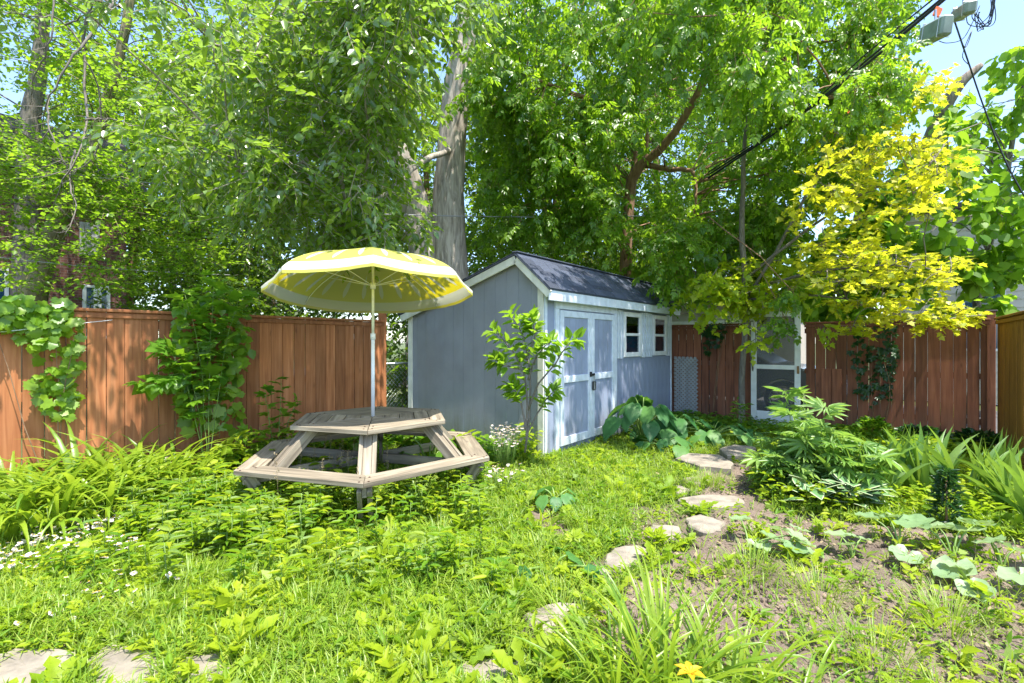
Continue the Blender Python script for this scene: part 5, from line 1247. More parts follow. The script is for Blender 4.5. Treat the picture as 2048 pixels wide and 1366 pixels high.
def upstems(px, py, n, h, spread, hv=0.15):
    b = Gc(px, py); out = []
    for i in range(n):
        a = i * 2.4; r_ = spread * (0.3 + 0.7 * rng.random()); hh = h * rng.uniform(1 - hv, 1 + hv)
        o_ = np.array([math.cos(a) * r_, math.sin(a) * r_, 0]); out.append([b + o_ * 0.2, b + o_ * 0.6 + [0, 0, hh * 0.5], b + o_ + [0, 0, hh]])
    return b, out
for (px, py, n, h, sp, w) in ((1615, 985, 8, .84, .34, 'tallest, in front of the screen door'), (1555, 985, 7, .42, .3, 'lower, left at the path edge'), (1690, 1000, 8, .46, .34, 'right of the tall one, beside the iris')):
    b, s_ = upstems(px, py, n, h, sp, .3); stemmed('fingered_leaf_plant', 'bushy plant with long fingered leaves, ' + w, 'plant', b, s_, PALM, 0.22, 'fingered-leaf plants in the right bed', m=15)
# sapling leaves beside the back fence
b, s_ = upstems(1478, 868, 3, .48, .1); stemmed('young_weed', 'narrow leafy weed at the foot of the sapling by the dark fence', 'plant', b, s_, [tmesh('leaf_lance', T_LANCE, M['vine'])], 0.14, None, m=16)
# small evergreen bushes
def conical(label, px, py, h, r0, mat='conifer', nm='evergreen_bush', leaf=0.05, n=420, tm=T_OVAL, cat='bush'):
    b = G(px, py); t = thing(nm, b, label, cat); L_ = Acc()
    z = rng.random(n) ** 0.8; a = rng.random(n) * 2 * np.pi; r_ = r0 * (1 - z * 0.75) * rng.random(n) ** 0.4
    pos = b + np.stack([np.cos(a) * r_, np.sin(a) * r_, 0.04 + z * h], -1)
    L_.inst(tm, frames(np.stack([np.cos(a), np.sin(a), 0.5 + 0 * a], -1) + rng.standard_normal((n, 3)) * .4, rng.standard_normal((n, 3)) * .5 + [0, 0, 1], leaf * rng.uniform(.6, 1.2, n)), pos, rng.random(n))
    L_.build('foliage', M[mat], t, kind='stuff'); a_ = Acc(); a_.tube([b, b + [0, 0, h * .9]], [0.012, 0.004], 5); a_.build('stem', M['bark_brown'], t)
conical('narrow dark upright shrub among the iris leaves', 1893, 1060, .44, .10, 'creeper', leaf=0.07, n=420, tm=T_LANCE)
conical('small leafy bush in front of the dark fence near the corner', 1895, 880, .42, .22, 'vine', 'small_bush', 0.07, 420)
conical('low dark ground-cover bush in the back right corner', 1960, 905, .22, .55, 'creeper', 'small_bush', 0.08, 700)
conical('low dark leafy bush at the foot of the creeper', 1745, 880, .28, .35, 'vine', 'small_bush', 0.08, 420)
conical('low dark bush against the fence between creeper and corner', 1840, 885, .18, .5, 'creeper', 'small_bush', 0.08, 600)

# broad-leaf shrub in front of the shed corner
b = G(1048, 918); b = c2w(0.14, 5.6); Ys = 5.6
sh = [[P(1050, 905, Ys), P(1055, 820, Ys), P(1045, 740, Ys - .02), P(1015, 690, Ys), P(985, 660, Ys)],
      [P(1050, 905, Ys), P(1060, 810, Ys), P(1058, 730, Ys), P(1045, 670, Ys), P(1020, 625, Ys)],
      [P(1056, 820, Ys), P(1075, 770, Ys - .1), P(1105, 735, Ys - .2), P(1135, 690, Ys - .3), P(1155, 680, Ys - .3)],
      [P(1056, 760, Ys), P(1075, 710, Ys - .1), P(1100, 685, Ys - .2)], [P(1050, 740, Ys), P(1010, 730, Ys), P(990, 720, Ys)],
      [P(1052, 720, Ys), P(1070, 670, Ys), P(1060, 635, Ys)], [P(1052, 860, Ys), P(1040, 800, Ys), P(1020, 770, Ys)], [P(1052, 870, Ys), P(1085, 810, Ys), P(1110, 780, Ys - .1)]]
stemmed('broadleaf_shrub', 'young magnolia-like shrub with bright oval leaves in front of the shed corner', 'shrub', b, sh, [tmesh('leaf_ovalw%d' % k, t_oval(0.25 + 0.03 * k, 0.07, 0.1 + 0.06 * k), M['shrubleaf']) for k in range(3)], 0.15, None, sr=0.014, m=42, droop=0.0, start=0.42, barkm=M['bark_grey'])
# climbers on the left fence
GRP = [tmesh('leaf_grape', T_GRAPE, M['shrubleaf']), tmesh('leaf_grape2', t_fan(grape_outline(), -0.05, droop=0.25), M['shrubleaf'])]
CRP = [tmesh('leaf_creeper', T_CREEP, M['creeper'])]
def climber(name, label, poly, n, size, meshes, normal, plane, group=None, depth=0.12, stemtop=None, stembot=None, barkm='bark_brown', cat='vine', kindcap=300):
    xs = [p[0] for p in poly]; ys = [p[1] for p in poly]; T = []
    while len(T) < n:
        x, y = random.uniform(min(xs), max(xs)), random.uniform(min(ys), max(ys))
        if in_poly([x], [y], poly)[0]: T.append(fpt(x, y, **plane) + np.array([*normal, 0]) * (0.02 + depth * random.random()))
    T = np.array(T); b = fpt(*(stembot or (np.mean(xs), max(ys))), **plane); b[2] = 0
    t = thing(name, b, label, cat, group)
    N = np.array([*normal, 0.45]) + rng.standard_normal((n, 3)) * 0.35; D = np.array([normal[0] * .25, normal[1] * .25, -0.8]) + rng.standard_normal((n, 3)) * 0.4
    leafobjs(t, 'leaf', meshes, frames(D, N, size * rng.uniform(.55, 1.15, n)), T)
    a_ = Acc(); nrmv = np.array([*normal, 0])
    for k in range(3):
        tp = T[rng.integers(0, n)]; s0 = b + [0, 0, 0.0] + nrmv * 0.03; md = (s0 + tp) / 2 + rng.standard_normal(3) * [0.04, 0.04, 0.08]; md[:2] = md[:2] * 1.0
        a_.tube(curve([s0, md, tp], 8, 0.006), np.linspace(0.006, 0.0025, 8), 5)
    a_.build('stem', M[barkm], t, smooth=True)
    return t
climber('grape_vine', 'bright grape vine hanging over the left end of the fence', [(-30, 590), (60, 590), (120, 598), (160, 640), (168, 680), (150, 700), (152, 790), (130, 835), (85, 825), (60, 770), (65, 700), (20, 660), (-30, 650)], 300, 0.09, GRP, (1, 0), dict(u=-6.09), stembot=(110, 870))
climber('leafy_climber', 'tall leafy climber growing up the middle of the left fence', [(330, 600), (480, 600), (480, 680), (485, 760), (470, 860), (360, 850), (330, 770), (350, 700)], 300, 0.13, [GRP[0], tmesh('leaf_ovv', T_OVALW, M['vine'])], (1, 0), dict(u=-6.09), depth=0.25, stembot=(410, 880))
b = fpt(415, 860, u=-5.8); b[2] = 0
def fp2(px, py): return fpt(px, py, u=-5.8)
stemmed('feathery_shrub', 'pale feathery young shrub rising above the left fence', 'shrub', b, [[b, fp2(420, 700), fp2(430, 560)], [b, fp2(400, 720), fp2(370, 590)], [b, fp2(450, 700), fp2(480, 590)], [b, fp2(380, 760), fp2(300, 770)], [b, fp2(370, 760), fp2(330, 690)]], [tmesh('leaf_comp', T_COMP, M['vine']), tmesh('leaf_maple', T_MAPLE, M['vine'])], 0.20, None, m=40, start=0.3)
b = fpt(555, 860, u=-5.7); b[2] = 0
def fp3(px, py): return fpt(px, py, u=-5.7)
stemmed('sapling', 'thin sapling with sparse leaves between climber and picnic table', 'plant', b, [[b, fp3(560, 840), fp3(562, 760)], [b, fp3(540, 850), fp3(530, 780)], [b, fp3(575, 850), fp3(595, 800)], [b, fp3(520, 880), fp3(480, 860)]], [tmesh('leaf_creep2', T_CREEP, M['vine'])], 0.12, None, m=13, start=0.25, sr=0.008)
climber('creeper', 'dark green creeper hanging down the back fence right of the screen door', [(1715, 650), (1790, 650), (1795, 720), (1780, 800), (1740, 815), (1715, 780), (1700, 700)], 170, 0.085, CRP, (0, -1), dict(v=9.5), stembot=(1760, 640), depth=0.1)
climber('creeper', 'small dark creeper hanging on the back fence right of the shed', [(1408, 645), (1455, 645), (1448, 690), (1425, 695), (1418, 715), (1408, 690)], 60, 0.085, CRP, (0, -1), dict(v=9.5), stembot=(1425, 640), depth=0.08)
# foreground bushes left of the bench
for (px, py, n, h, sp, leaf, w) in ((445, 940, 6, .42, .2, .12, 'yellow-green, left of the picnic bench'), (500, 1000, 9, .34, .25, .10, 'in front of the left bench corner'), (600, 1010, 9, .30, .25, .10, 'in front of the bench, left of its middle post'),
                                   (330, 1010, 8, .30, .25, .10, 'between the lilies and the bench'), (420, 1030, 9, .30, .28, .10, 'in the middle of the weeds left of the bench'), (930, 950, 5, .36, .12, .13, 'standing in front of the right bench corner'),
                                   (985, 880, 7, .30, .3, .11, 'behind the right bench, under the shed wall'), (1050, 925, 6, .35, .2, .11, 'at the foot of the shed shrub'), (900, 865, 7, .3, .35, .12, 'behind the table at the base of the shed'), (560, 900, 7, .45, .35, .12, 'between the bench and the cedar fence'),
                                   (660, 905, 6, .3, .3, .11, 'under the left part of the table'), (480, 905, 6, .4, .25, .12, 'behind the left end of the bench ring'), (690, 1010, 9, .30, .22, .09, 'before the middle post of the bench'), (790, 1015, 8, .26, .22, .09, 'under the right front bench board'), (560, 985, 8, .32, .22, .09, 'hiding the left leg of the bench'), (900, 985, 8, .28, .2, .09, 'below the right bench corner')):
    b, s_ = upstems(px, py, n, h, sp, 0.25); stemmed('leafy_weed', 'upright leafy weed clump ' + w, 'plant', b, s_, [tmesh('leaf_lancew', t_oval(0.16 if leaf < .12 else 0.26, 0.04, 0.2), M['weed'])], leaf, 'leafy weed clumps around the picnic table', m=16, sr=0.004)
# white wildflowers
def wildflowers(label, px, py, n, h, sp, head=0.027):
    b = Gc(px, py); t = thing('wildflower_clump', b, label, 'flowers', 'white wildflower clumps'); a_ = Acc(); L_ = Acc(); pos = []
    for i in range(n):
        a, r_ = rng.random() * 6.28, sp * math.sqrt(rng.random()); o_ = np.array([math.cos(a) * r_, math.sin(a) * r_, 0]); hh = h * rng.uniform(.65, 1.1)
        p = b + o_ + [0, 0, hh]; a_.tube([b + o_ * .5, b + o_ * .8 + [0, 0, hh * .5], p], 0.0018, 3)
        for k in range(3 if h > .35 else 1): pos.append(p + rng.standard_normal(3) * ([0.02, 0.02, 0.015] if h > .35 else [0.0, 0.0, 0.0]))
    pos = np.array(pos); m = len(pos)
    disc = t_fan([(0.5 * math.cos(k * 0.7854) * (1 if k % 2 else .8), 0.5 * math.sin(k * .7854) * (1 if k % 2 else .8)) for k in range(8)], -0.1, (0, 0, 0.0), 0)
    L_.inst(disc, frames(rng.standard_normal((m, 3)) * .3 + [1, 0, 0], rng.standard_normal((m, 3)) * .35 + [0, 0, 1], head * rng.uniform(.7, 1.3, m) * 1.3), pos, rng.random(m), 0)
    small = t_fan([(0.16 * math.cos(k * 1.047), 0.16 * math.sin(k * 1.047)) for k in range(6)], 0, (0, 0, 0.06), 0)
    L_.inst(small, frames(np.tile([1.0, 0, 0], (m, 1)), np.tile([0, 0, 1.0], (m, 1)), np.full(m, head * 1.3)), pos + [0, 0, 0.003], rng.random(m), 1)
    L_.build('flower_heads', [M['petal_w'], M['petal_y']], t, kind='stuff'); a_.build('stems', M['stem'], t, kind='stuff')
for lab, px, py, n, h, sp in (('tall sprays of tiny white flowers between bench and shed shrub', 1010, 945, 60, .50, .17), ('low white flower sprays in front of the right bench corner', 1000, 985, 50, .24, .25), ('white flower sprays beside the picnic bench end', 955, 965, 26, .2, .12),
    ('cluster of white daisies in the left lawn, the densest one', 150, 1085, 120, .16, .30), ('scatter of white daisies near the left edge', 45, 1145, 90, .14, .30), ('loose white daisies right of the dense cluster', 225, 1120, 50, .14, .28), ('few white daisies low in the left lawn', 120, 1230, 24, .10, .35),
    ('few white daisies beside the dandelion leaves', 255, 1195, 14, .10, .3), ('small white flowers at the end of the daylily bed', 330, 940, 22, .34, .15)):
    wildflowers(lab, px, py, n, h, sp)

# ------------------------------------------------------------------ lawn, weeds, soil crumbs
def near_stone(x, y, grow=1.0):
    r = np.zeros(len(x), bool)
    for i_, pl in enumerate(stone_world):
        c = np.mean(pl, axis=0); g_ = grow if i_ < 10 else 0.85
        r |= in_poly(x, y, [((p[0] - c[0]) * g_ + c[0], (p[1] - c[1]) * g_ + c[1]) for p in pl])
    return r
def scatter(n, cap=11.0, dens_soil=0.1, far=0.0, dp=1.5):
    """ground positions inside the yard, denser near the viewpoint"""
    out = []; tot = 0
    while tot < n:
        k = n * 2
        Y = 1.75 * (cap / 1.75) ** rng.random(k); X = Y * rng.uniform(-1.35, 1.35, k)
        x = X * CY - Y * SY; y = X * SY + Y * CY
        keep = (x > -6.0) & (x < 0.98) & (y < 9.45) & (y > -1.2)
        keep &= ~((x < SU + 0.02) & (y > SV - 0.02))
        s = soilness(x, y); keep &= rng.random(k) > s * (1 - dens_soil)
        keep &= ~(near_stone(x, y, 1.32))
        cl = 0.5 + 0.5 * np.sin(x * 3.1 + 2 * np.sin(y * 2.3)) * np.sin(y * 3.7 + 1.7 * np.sin(x * 2.9))
        keep &= rng.random(k) < (0.45 + 0.55 * cl)
        p = np.stack([x, y, gz(x, y)], -1)[keep]; out.append(p); tot += len(p)
    return np.concatenate(out)[:n]
# short grass
g = Acc(); p = scatter(150000, dens_soil=0.04); n = len(p); Yd = -p[:, 0] * SY + p[:, 1] * CY
for k, tmb in enumerate([t_blade(0.024, 0.5, 2, 0.2), t_blade(0.02, 1.3, 3, 0.2), t_blade(0.024, 2.0, 3, 0.2)]):
    q_ = p[k::3]; m = len(q_); g.inst(tmb, zframes(rng.random(m) * 6.28, rng.uniform(0, .7, m), rng.uniform(.05, .17, m)), q_, rng.random(m))
g.build('grass', M['grass'], kind='stuff')
# tall grass tufts by the table and mid lawn
g = Acc()
tufts = [(720, 985), (660, 975), (600, 970), (780, 985), (860, 970), (920, 960), (760, 1030), (700, 1060), (1500, 1150), (1640, 1200), (1900, 1250), (1750, 1320), (380, 1180), (300, 1240), (1080, 1120), (1180, 1060), (1250, 990), (690, 1040), (640, 1010), (730, 1010), (600, 1060), (760, 1060), (560, 990), (830, 1030), (670, 990), (640, 1090), (440, 1130), (500, 1200), (900, 1010), (940, 1180), (1000, 1240), (1120, 1240), (780, 1100), (560, 1180), (880, 1080), (620, 1240), (1400, 975), (1425, 970)]
for px, py in tufts:
    b = G(px, py); m = 190; a = rng.random(m) * 6.28; r_ = 0.17 * np.sqrt(rng.random(m)); hh = (0.36 if py < 1060 and px < 850 else 0.17)
    q_ = b + np.stack([np.cos(a) * r_, np.sin(a) * r_, 0 * a], -1); g.inst(t_blade(0.011, 1.0, 4, 0.2), zframes(a, rng.uniform(0, .6, m), hh * rng.uniform(.6, 1.25, m)), q_, rng.random(m))
g.build('tall_grass', M['grass'], kind='stuff')
# seed heads
g = Acc()
for i in range(36):
    b = G(random.gauss(670, 45), random.gauss(1000, 20)); h_ = random.uniform(.35, .58); tp = b + [random.uniform(-.08, .08), random.uniform(-.08, .08), h_]
    g.tube(curve([b, (b + tp) / 2 + rng.standard_normal(3) * .01, tp], 5, 0), np.linspace(.0016, .0008, 5), 3)
    m = 26; q_ = tp - (tp - b) * (rng.random((m, 1)) * .22); g.inst(T_QUAD, frames(rng.standard_normal((m, 3)) * .5 + [0, 0, 1.2], rng.standard_normal((m, 3)), rng.uniform(.008, .02, m)), q_ + rng.standard_normal((m, 3)) * .008, rng.random(m))
g.build('grass_seed_heads', M['straw'], kind='stuff')
# broad weed leaves: low rosettes of mixed kinds
g = Acc()
def patch(x, y): return 0.5 + 0.28 * np.sin(x * 2.3 + 1.9 * np.sin(y * 1.7)) * np.cos(y * 2.9 + x) + 0.2 * np.sin(x * 6.1 + y * 4.7)
def rosettes(n, m, tm, s0, s1, up, soil=0.12, cap=10.0, hz=0.02, mi=0):
    c = scatter(n, dens_soil=soil, cap=cap)
    big = np.clip(patch(c[:, 1] * 1.3, c[:, 0] * 1.1), 0.1, 1)
    sc = np.repeat((s0 + (s1 - s0) * rng.random(n)) * (0.7 + 0.55 * big), m); cc = np.repeat(c, m, 0); k = len(cc); a = rng.random(k) * 6.28
    upv = rng.uniform(up[0], up[1], k) * np.repeat(0.6 + 0.8 * big, m); d = np.stack([np.cos(a), np.sin(a), upv], -1)
    pos = cc + np.stack([np.cos(a), np.sin(a), 0 * a], -1) * 0.01 + np.stack([0 * a, 0 * a, hz * rng.random(k)], -1)
    tn = np.clip(np.repeat(patch(c[:, 0], c[:, 1]) * 0.75 + 0.2 * rng.random(n), m) + 0.08 * rng.standard_normal(k), 0.01, 0.98)
    g.inst(tm, frames(d, rng.standard_normal((k, 3)) * .35 + [0, 0, 1], sc * rng.uniform(.7, 1.1, k)), pos, tn, mi)
rosettes(1100, 8, T_DAND, .08, .16, (.1, 1.3), 0.03)
rosettes(110, 9, T_DAND, .14, .22, (.4, 1.6), 0.02, mi=0)
rosettes(650, 7, t_oval(.30, .05, .15), .045, .09, (.0, 1.0), 0.16, hz=0.07)
rosettes(16, 4, T_BURD, .10, .19, (.2, 1.2), 0.05, mi=2)
rosettes(1300, 7, t_oval(.15, .04, .25), .045, .09, (.1, 1.6), 0.12, hz=0.09, mi=0)
rosettes(700, 7, t_oval(.16, .04, .25), .045, .09, (.1, 1.6), 0.12, hz=0.09, mi=1)
rosettes(4600, 6, t_oval(.22, .04, .2), .018, .045, (.0, 1.2), 0.14, hz=0.08)
rosettes(1300, 4, T_CREEP, .025, .055, (.2, 1.0), 0.10, hz=0.08)
rosettes(10000, 5, T_CLOVER, .012, .024, (.0, .4), 0.05, hz=0.07, mi=1)
rosettes(130, 5, T_CREEP, .06, .085, (.2, .9), 0.08, hz=0.12)
rosettes(160, 4, t_fan(maple_outline(), .06), .05, .085, (.2, .8), 0.10, hz=0.10, mi=2)
rosettes(2400, 7, t_oval(.10, .02, .2), .04, .10, (.3, 2.2), 0.08, hz=0.04, mi=2)
g.build('lawn_weeds', [M['weed'], M['weed2'], M['weed3']], kind='stuff')
g = Acc(); c = scatter(2600, dens_soil=0.5); k = len(c); a = rng.random(k) * 6.28      # dead stalks and leaf litter
g.inst(t_blade(0.01, 0.4, 2), frames(np.stack([np.cos(a), np.sin(a), .05 + 0 * a], -1), np.tile([0, 0, 1.0], (k, 1)), rng.uniform(.03, .12, k)), c + [0, 0, .03], rng.random(k))
c = scatter(900, dens_soil=0.8); k = len(c); a = rng.random(k) * 6.28
g.inst(t_oval(.3, .1, -.2), frames(np.stack([np.cos(a), np.sin(a), .1 + 0 * a], -1), rng.standard_normal((k, 3)) * .4 + [0, 0, 1], rng.uniform(.02, .05, k)), c + [0, 0, .02], rng.random(k))
g.build('leaf_litter', M['straw'], kind='stuff')
# upright weeds in the mid-left: short stems with leaf whorls
g = Acc(); gs = Acc()
ups = []
while len(ups) < 330:
    px, py = random.uniform(230, 700), random.uniform(985, 1130)
    if in_poly([px], [py], [(260, 985), (480, 975), (640, 995), (700, 1040), (600, 1110), (420, 1140), (250, 1090)])[0]: ups.append(G(px, py))
for (qx, qy) in [(random.uniform(520, 980), random.gauss(992, 20)) for _ in range(120)] + [(random.uniform(600, 960), random.gauss(1040, 10)) for _ in range(70)] + [(random.uniform(60, 1000), random.uniform(1000, 1200)) for _ in range(110)]: ups.append(G(qx, qy))
for b in ups:
    h_ = random.uniform(.12, .24) + 0.16 * float(patch(b[0] * 1.5, b[1] * 1.5)); gs.tube([b, b + [random.uniform(-.03, .03), random.uniform(-.03, .03), h_]], .002, 3)
    m = 14; z = np.linspace(.2, 1, m) * h_; a = np.arange(m) * 2.4; g.inst(t_oval(.13, .03, .2), frames(np.stack([np.cos(a), np.sin(a), .35 + 0 * a], -1), rng.standard_normal((m, 3)) * .2 + [0, 0, 1], rng.uniform(.06, .125, m)), b + np.stack([0 * z, 0 * z, z], -1), rng.random(m) * .5 + random.random() * .5, random.choice((0, 0, 1, 2)))
g.build('goldenrod_weeds', [M['weed'], M['weed2'], M['weed3']], kind='stuff'); gs.build('weed_stems', M['stem'], kind='stuff')
# undergrowth in the right bed
g = Acc(); m = 5200
pl = [(1480, 960), (1560, 935), (1800, 905), (2048, 900), (2300, 930), (2400, 1090), (2048, 1060), (1850, 1040), (1640, 1040), (1520, 1000)]
pp = []
while len(pp) < m:
    px = rng.uniform(1480, 2300, 2000); py = rng.uniform(900, 1090, 2000); k = in_poly(px, py, pl)
    pp += [G(a, b) for a, b in zip(px[k], py[k])]
pp = np.array(pp[:m]); pp = pp[pp[:, 0] < 1.0]; m = len(pp); pp[:, 2] = rng.random(m) ** 1.3 * .24; a = rng.random(m) * 6.28
g.inst(t_oval(.24, .05, .15), frames(np.stack([np.cos(a), np.sin(a), rng.uniform(-.2, .6, m)], -1), rng.standard_normal((m, 3)) * .4 + [0, 0, 1], rng.uniform(.04, .10, m)), pp, rng.random(m))
g.build('bed_undergrowth', M['weed'], kind='stuff')
g = Acc(); m = 3000                      # dark ground cover in the shade by the back fence and shed foot
pp = np.concatenate([np.stack([rng.uniform(-3.4, .95, m), rng.uniform(8.2, 9.5, m), rng.random(m) * .16], -1), np.stack([rng.uniform(-3.45, -2.9, 900), rng.uniform(7.0, 9.4, 900), rng.random(900) * .15], -1), np.stack([rng.uniform(-6.0, -3.6, 1800), rng.uniform(4.3, 5.0, 1800), rng.random(1800) * .22], -1), np.stack([rng.uniform(-6.05, -5.5, 2600), rng.uniform(0, 4.6, 2600), rng.random(2600) * .3], -1)])
m = len(pp); a = rng.random(m) * 6.28
g.inst(T_OVALW, frames(np.stack([np.cos(a), np.sin(a), rng.uniform(-.2, .6, m)], -1), rng.standard_normal((m, 3)) * .4 + [0, 0, 1], rng.uniform(.05, .11, m)), pp, rng.random(m))
g.build('shade_ground_cover', M['vine'], kind='stuff')
# soil crumbs and pebbles
g = Acc(); ico = bmesh.new(); bmesh.ops.create_icosphere(ico, subdivisions=1, radius=1.0); ico.verts.ensure_lookup_table()
iv = np.array([v.co[:] for v in ico.verts]); jf = [[v.index for v in f.verts] for f in ico.faces]; iv = iv * (1 + .25 * rng.standard_normal((len(iv), 1)) * .6)
c = scatter(60000, dens_soil=1.0, cap=7.5); c = c[soilness(c[:, 0], c[:, 1]) > .3][:6500]; m = len(c)
Rm = frames(rng.standard_normal((m, 3)), rng.standard_normal((m, 3)), .004 + .012 * rng.random(m) ** 3); g.inst((iv, jf), Rm, c + [0, 0, .004], rng.random(m))
M['crumb'] = flat_mat('soil_crumb', (0.25, 0.18, 0.135), 0.95, var=0.3, scale=4); g.build('soil_crumbs', M['crumb'], kind='stuff')

# ------------------------------------------------------------------ cables and boxes
def cable(name, label, pts, r_, mat='cable', n=24, cat='cable'):
    a_ = Acc(); cv = curve(pts, n, 0); base = cv[0]; a_.tube(cv, r_, 6)
    e = a_.build(name, M[mat], None, smooth=True); return tag(e, label, cat)
A, Bc = P(1935, -40, 5.0), P(1600, 231, 6.7)
for k, (dx, rr_, w) in enumerate((((0, 0), .017, 'lowest and thickest'), ((.02, .04), .013, 'middle'), ((-.03, .07), .009, 'thin upper'))):
    d_ = Bc - A; pts = [A + [dx[0], 0, dx[1]], A + d_ * .5 + [dx[0], 0, dx[1] - .03 + .02 * k], Bc + [dx[0] * .5, 0, dx[1] * .6], Bc + d_ * .9 + [0, 0, .2 + .05 * k]]
    cable('overhead_cable', 'black overhead cable of the sloping bundle at top right, ' + w + ' strand', pts, rr_)
def hang(a, b, sag, n=5): return [a + (b - a) * t + np.array([0, 0, -sag * 4 * t * (1 - t)]) for t in np.linspace(0, 1, n)]
cable('slack_loop', 'slack black cable loop hanging from the bundle with an orange tag', [P(1688, 178, 6.3), P(1682, 200, 6.3), P(1696, 216, 6.3), P(1716, 212, 6.3), P(1734, 185, 6.3)], .013)
cable('drop_wire', 'dark drop wire running from the cable boxes down to the right edge', [P(1905, 30, 6.2), P(1938, 128, 6.4), P(1968, 215, 6.5), P(2010, 320, 6.5), P(2060, 410, 6.4), P(2140, 520, 6.2)], .010)
cable('drop_wire', 'thin bluish wire twisting round the drop wire', [P(1912, 50, 6.2), P(1930, 95, 6.3), P(1944, 60, 6.3), P(1925, 110, 6.3), P(1938, 130, 6.4)], .005)
for k in range(7):
    x0 = 1955 + 9 * k; cable('wire_loop', 'thin wire loop hanging in the tangle beside the utility boxes, ' + ['outermost', 'widest', 'lowest', 'innermost', 'short', 'slanting', 'rightmost'][k] + ' one', [P(1945 + random.uniform(-10, 25), 15 + random.uniform(-8, 10), 6.1), P(1948 + random.uniform(-18, 25), 45 + random.uniform(-15, 15), 6.15), P(1965 + random.uniform(-10, 14), 62 + random.uniform(-18, 6), 6.2), P(1985 + random.uniform(-8, 12), 35 + random.uniform(-10, 12), 6.15), P(1988 + random.uniform(-8, 10), -20, 6.1)], .005)
cable('wire_loop', 'thin wire sagging left below the utility box', [P(1878, 82, 6.2), P(1895, 86, 6.2), P(1925, 78, 6.2), P(1945, 45, 6.2), P(1960, 10, 6.2)], .005)
cable('utility_wire', 'thin grey wire running across in front of the two-trunked tree', hang(P(560, 420, 8.2), P(1290, 432, 9.8), .06), .010, 'greycable')
cable('utility_wire', 'pale wire descending across the upper left foliage', hang(P(-60, 320, 7.5), P(450, 378, 9), .05), .010, 'greycable')
cable('utility_wire', 'thin pale wire just above the left fence', hang(P(-60, 508, 7.5), P(460, 550, 9), .05), .007, 'greycable')
cable('utility_wire', 'thin dark wire below the pale one at left', hang(P(-60, 395, 8.5), P(420, 445, 10), .05), .007)
cable('clothes_line', 'thin white cord strung over the left fence vine', [fpt(-40, 668, u=-6.0), fpt(40, 660, u=-6.0), fpt(110, 652, u=-6.0), fpt(225, 640, u=-6.05)], .003, 'white')
cable('hose', 'black looped hose end standing on top of the left fence', [fpt(697, 640, u=-6.15), fpt(700, 625, u=-6.15), fpt(712, 620, u=-6.15), fpt(722, 628, u=-6.15), fpt(726, 642, u=-6.15)], .010, 'black')
def ubox(label, c1, c2, hgt, th, mat, Y):
    a, b = P(*c1, Y), P(*c2, Y - .3); t = thing('utility_box', (a + b) / 2, label, 'utility box')
    beam('housing', a, b, th, hgt, M[mat], t, up=(0, 0, 1), bev=.02)
    for f_ in (.18, .82):
        p = a + (b - a) * f_; q_ = a + (b - a) * (f_ + .03); beam('strap', p, q_, th + .012, hgt + .012, M['metal'], t, bev=.004)
    beam('hanger', (a + b) / 2 + [0, 0, hgt / 2], (a + b) / 2 + [0, 0, hgt / 2 + .12], .03, .02, M['metal'], t, up=(1, 0, 0))
ubox('large grey-green utility box hanging below the cable bundle', (1847, 74), (1897, 48), .19, .12, 'utilgrey', 5.1)
ubox('smaller grey utility box above and right of the large one', (1912, 32), (1944, 12), .12, .10, 'utilgrey', 5.0)
for (px, py, Y, w) in ((1875, 24, 5.05, 'clipped on the cable bundle'), (1702, 222, 6.28, 'on the slack cable loop')):
    o = box('orange_tag', P(px, py, Y), (.07, .02, .10 if Y < 7 else .12), M['orange'], None, rot=(0, .4 if Y < 7 else 0, R(YAW))); tag(o, 'bright orange marker tag ' + w, 'tag')

# ------------------------------------------------------------------ houses and car
hb = thing('brick_house', (-15.5, 0, 0), 'dark red brick house behind the left fence, half hidden by branches', 'house')
box('wall', (-17.5, -1.5, 2.7), (4.0, 10.0, 5.4), M['brick'], hb, bev=0)
prism('roof', [(-19.8, 5.35), (-15.2, 5.35), (-17.5, 7.2)], (1, 0, 0), (0, 0, 1), (0, 3.9, 0), 10.8, M['roofdark'], hb, 0)
def hwindow(parent, x, ya, yb, za, zb, axis='x', sgn=1, fm='white', gm='pane'):
    base = Vector(parent.location); cx = Vector((x, (ya + yb) / 2, (za + zb) / 2)) if axis == 'x' else Vector(((ya + yb) / 2, x, (za + zb) / 2))
    def B(nm, du, dz, su, sz, off, th, m, par=None, b0=None):
        c = cx + (Vector((off * sgn, du, dz)) if axis == 'x' else Vector((du, off * sgn, dz))); s = (th, su, sz) if axis == 'x' else (su, th, sz)
        o = box(nm, c, s, m); o.location = Vector(o.location) - (b0 if b0 is not None else base); o.parent = par or parent; return o
    w, h_ = yb - ya, zb - za
    wn_ = B('window', 0, 0, w, h_, .012, .02, M['dark']); b0 = cx + (Vector((.012 * sgn, 0, 0)) if axis == 'x' else Vector((0, .012 * sgn, 0)))
    for du in (-w / 2, w / 2): B('frame', du, 0, .07, h_ + .07, .035, .05, M[fm], wn_, b0)
    for dz in (-h_ / 2, 0, h_ / 2): B('frame', 0, dz, w - .075, .06, .034, .045, M[fm], wn_, b0)
    B('pane', 0, h_ / 4, w - .07, h_ / 2 - .06, .028, .006, M[gm], wn_, b0); B('pane', 0, -h_ / 4, w - .07, h_ / 2 - .06, .028, .006, M[gm], wn_, b0)
p = fpt(168, 590, u=-15.5); q_ = fpt(190, 590, u=-15.5); r__ = fpt(216, 590, u=-15.5)
hwindow(hb, -15.5, p[1], q_[1], 1.6, 2.85); hwindow(hb, -15.5, q_[1] + .08, r__[1], 1.6, 2.85)
p = fpt(-20, 590, u=-15.5); q_ = fpt(13, 590, u=-15.5); hwindow(hb, -15.5, p[1], q_[1], 1.7, 3.1)
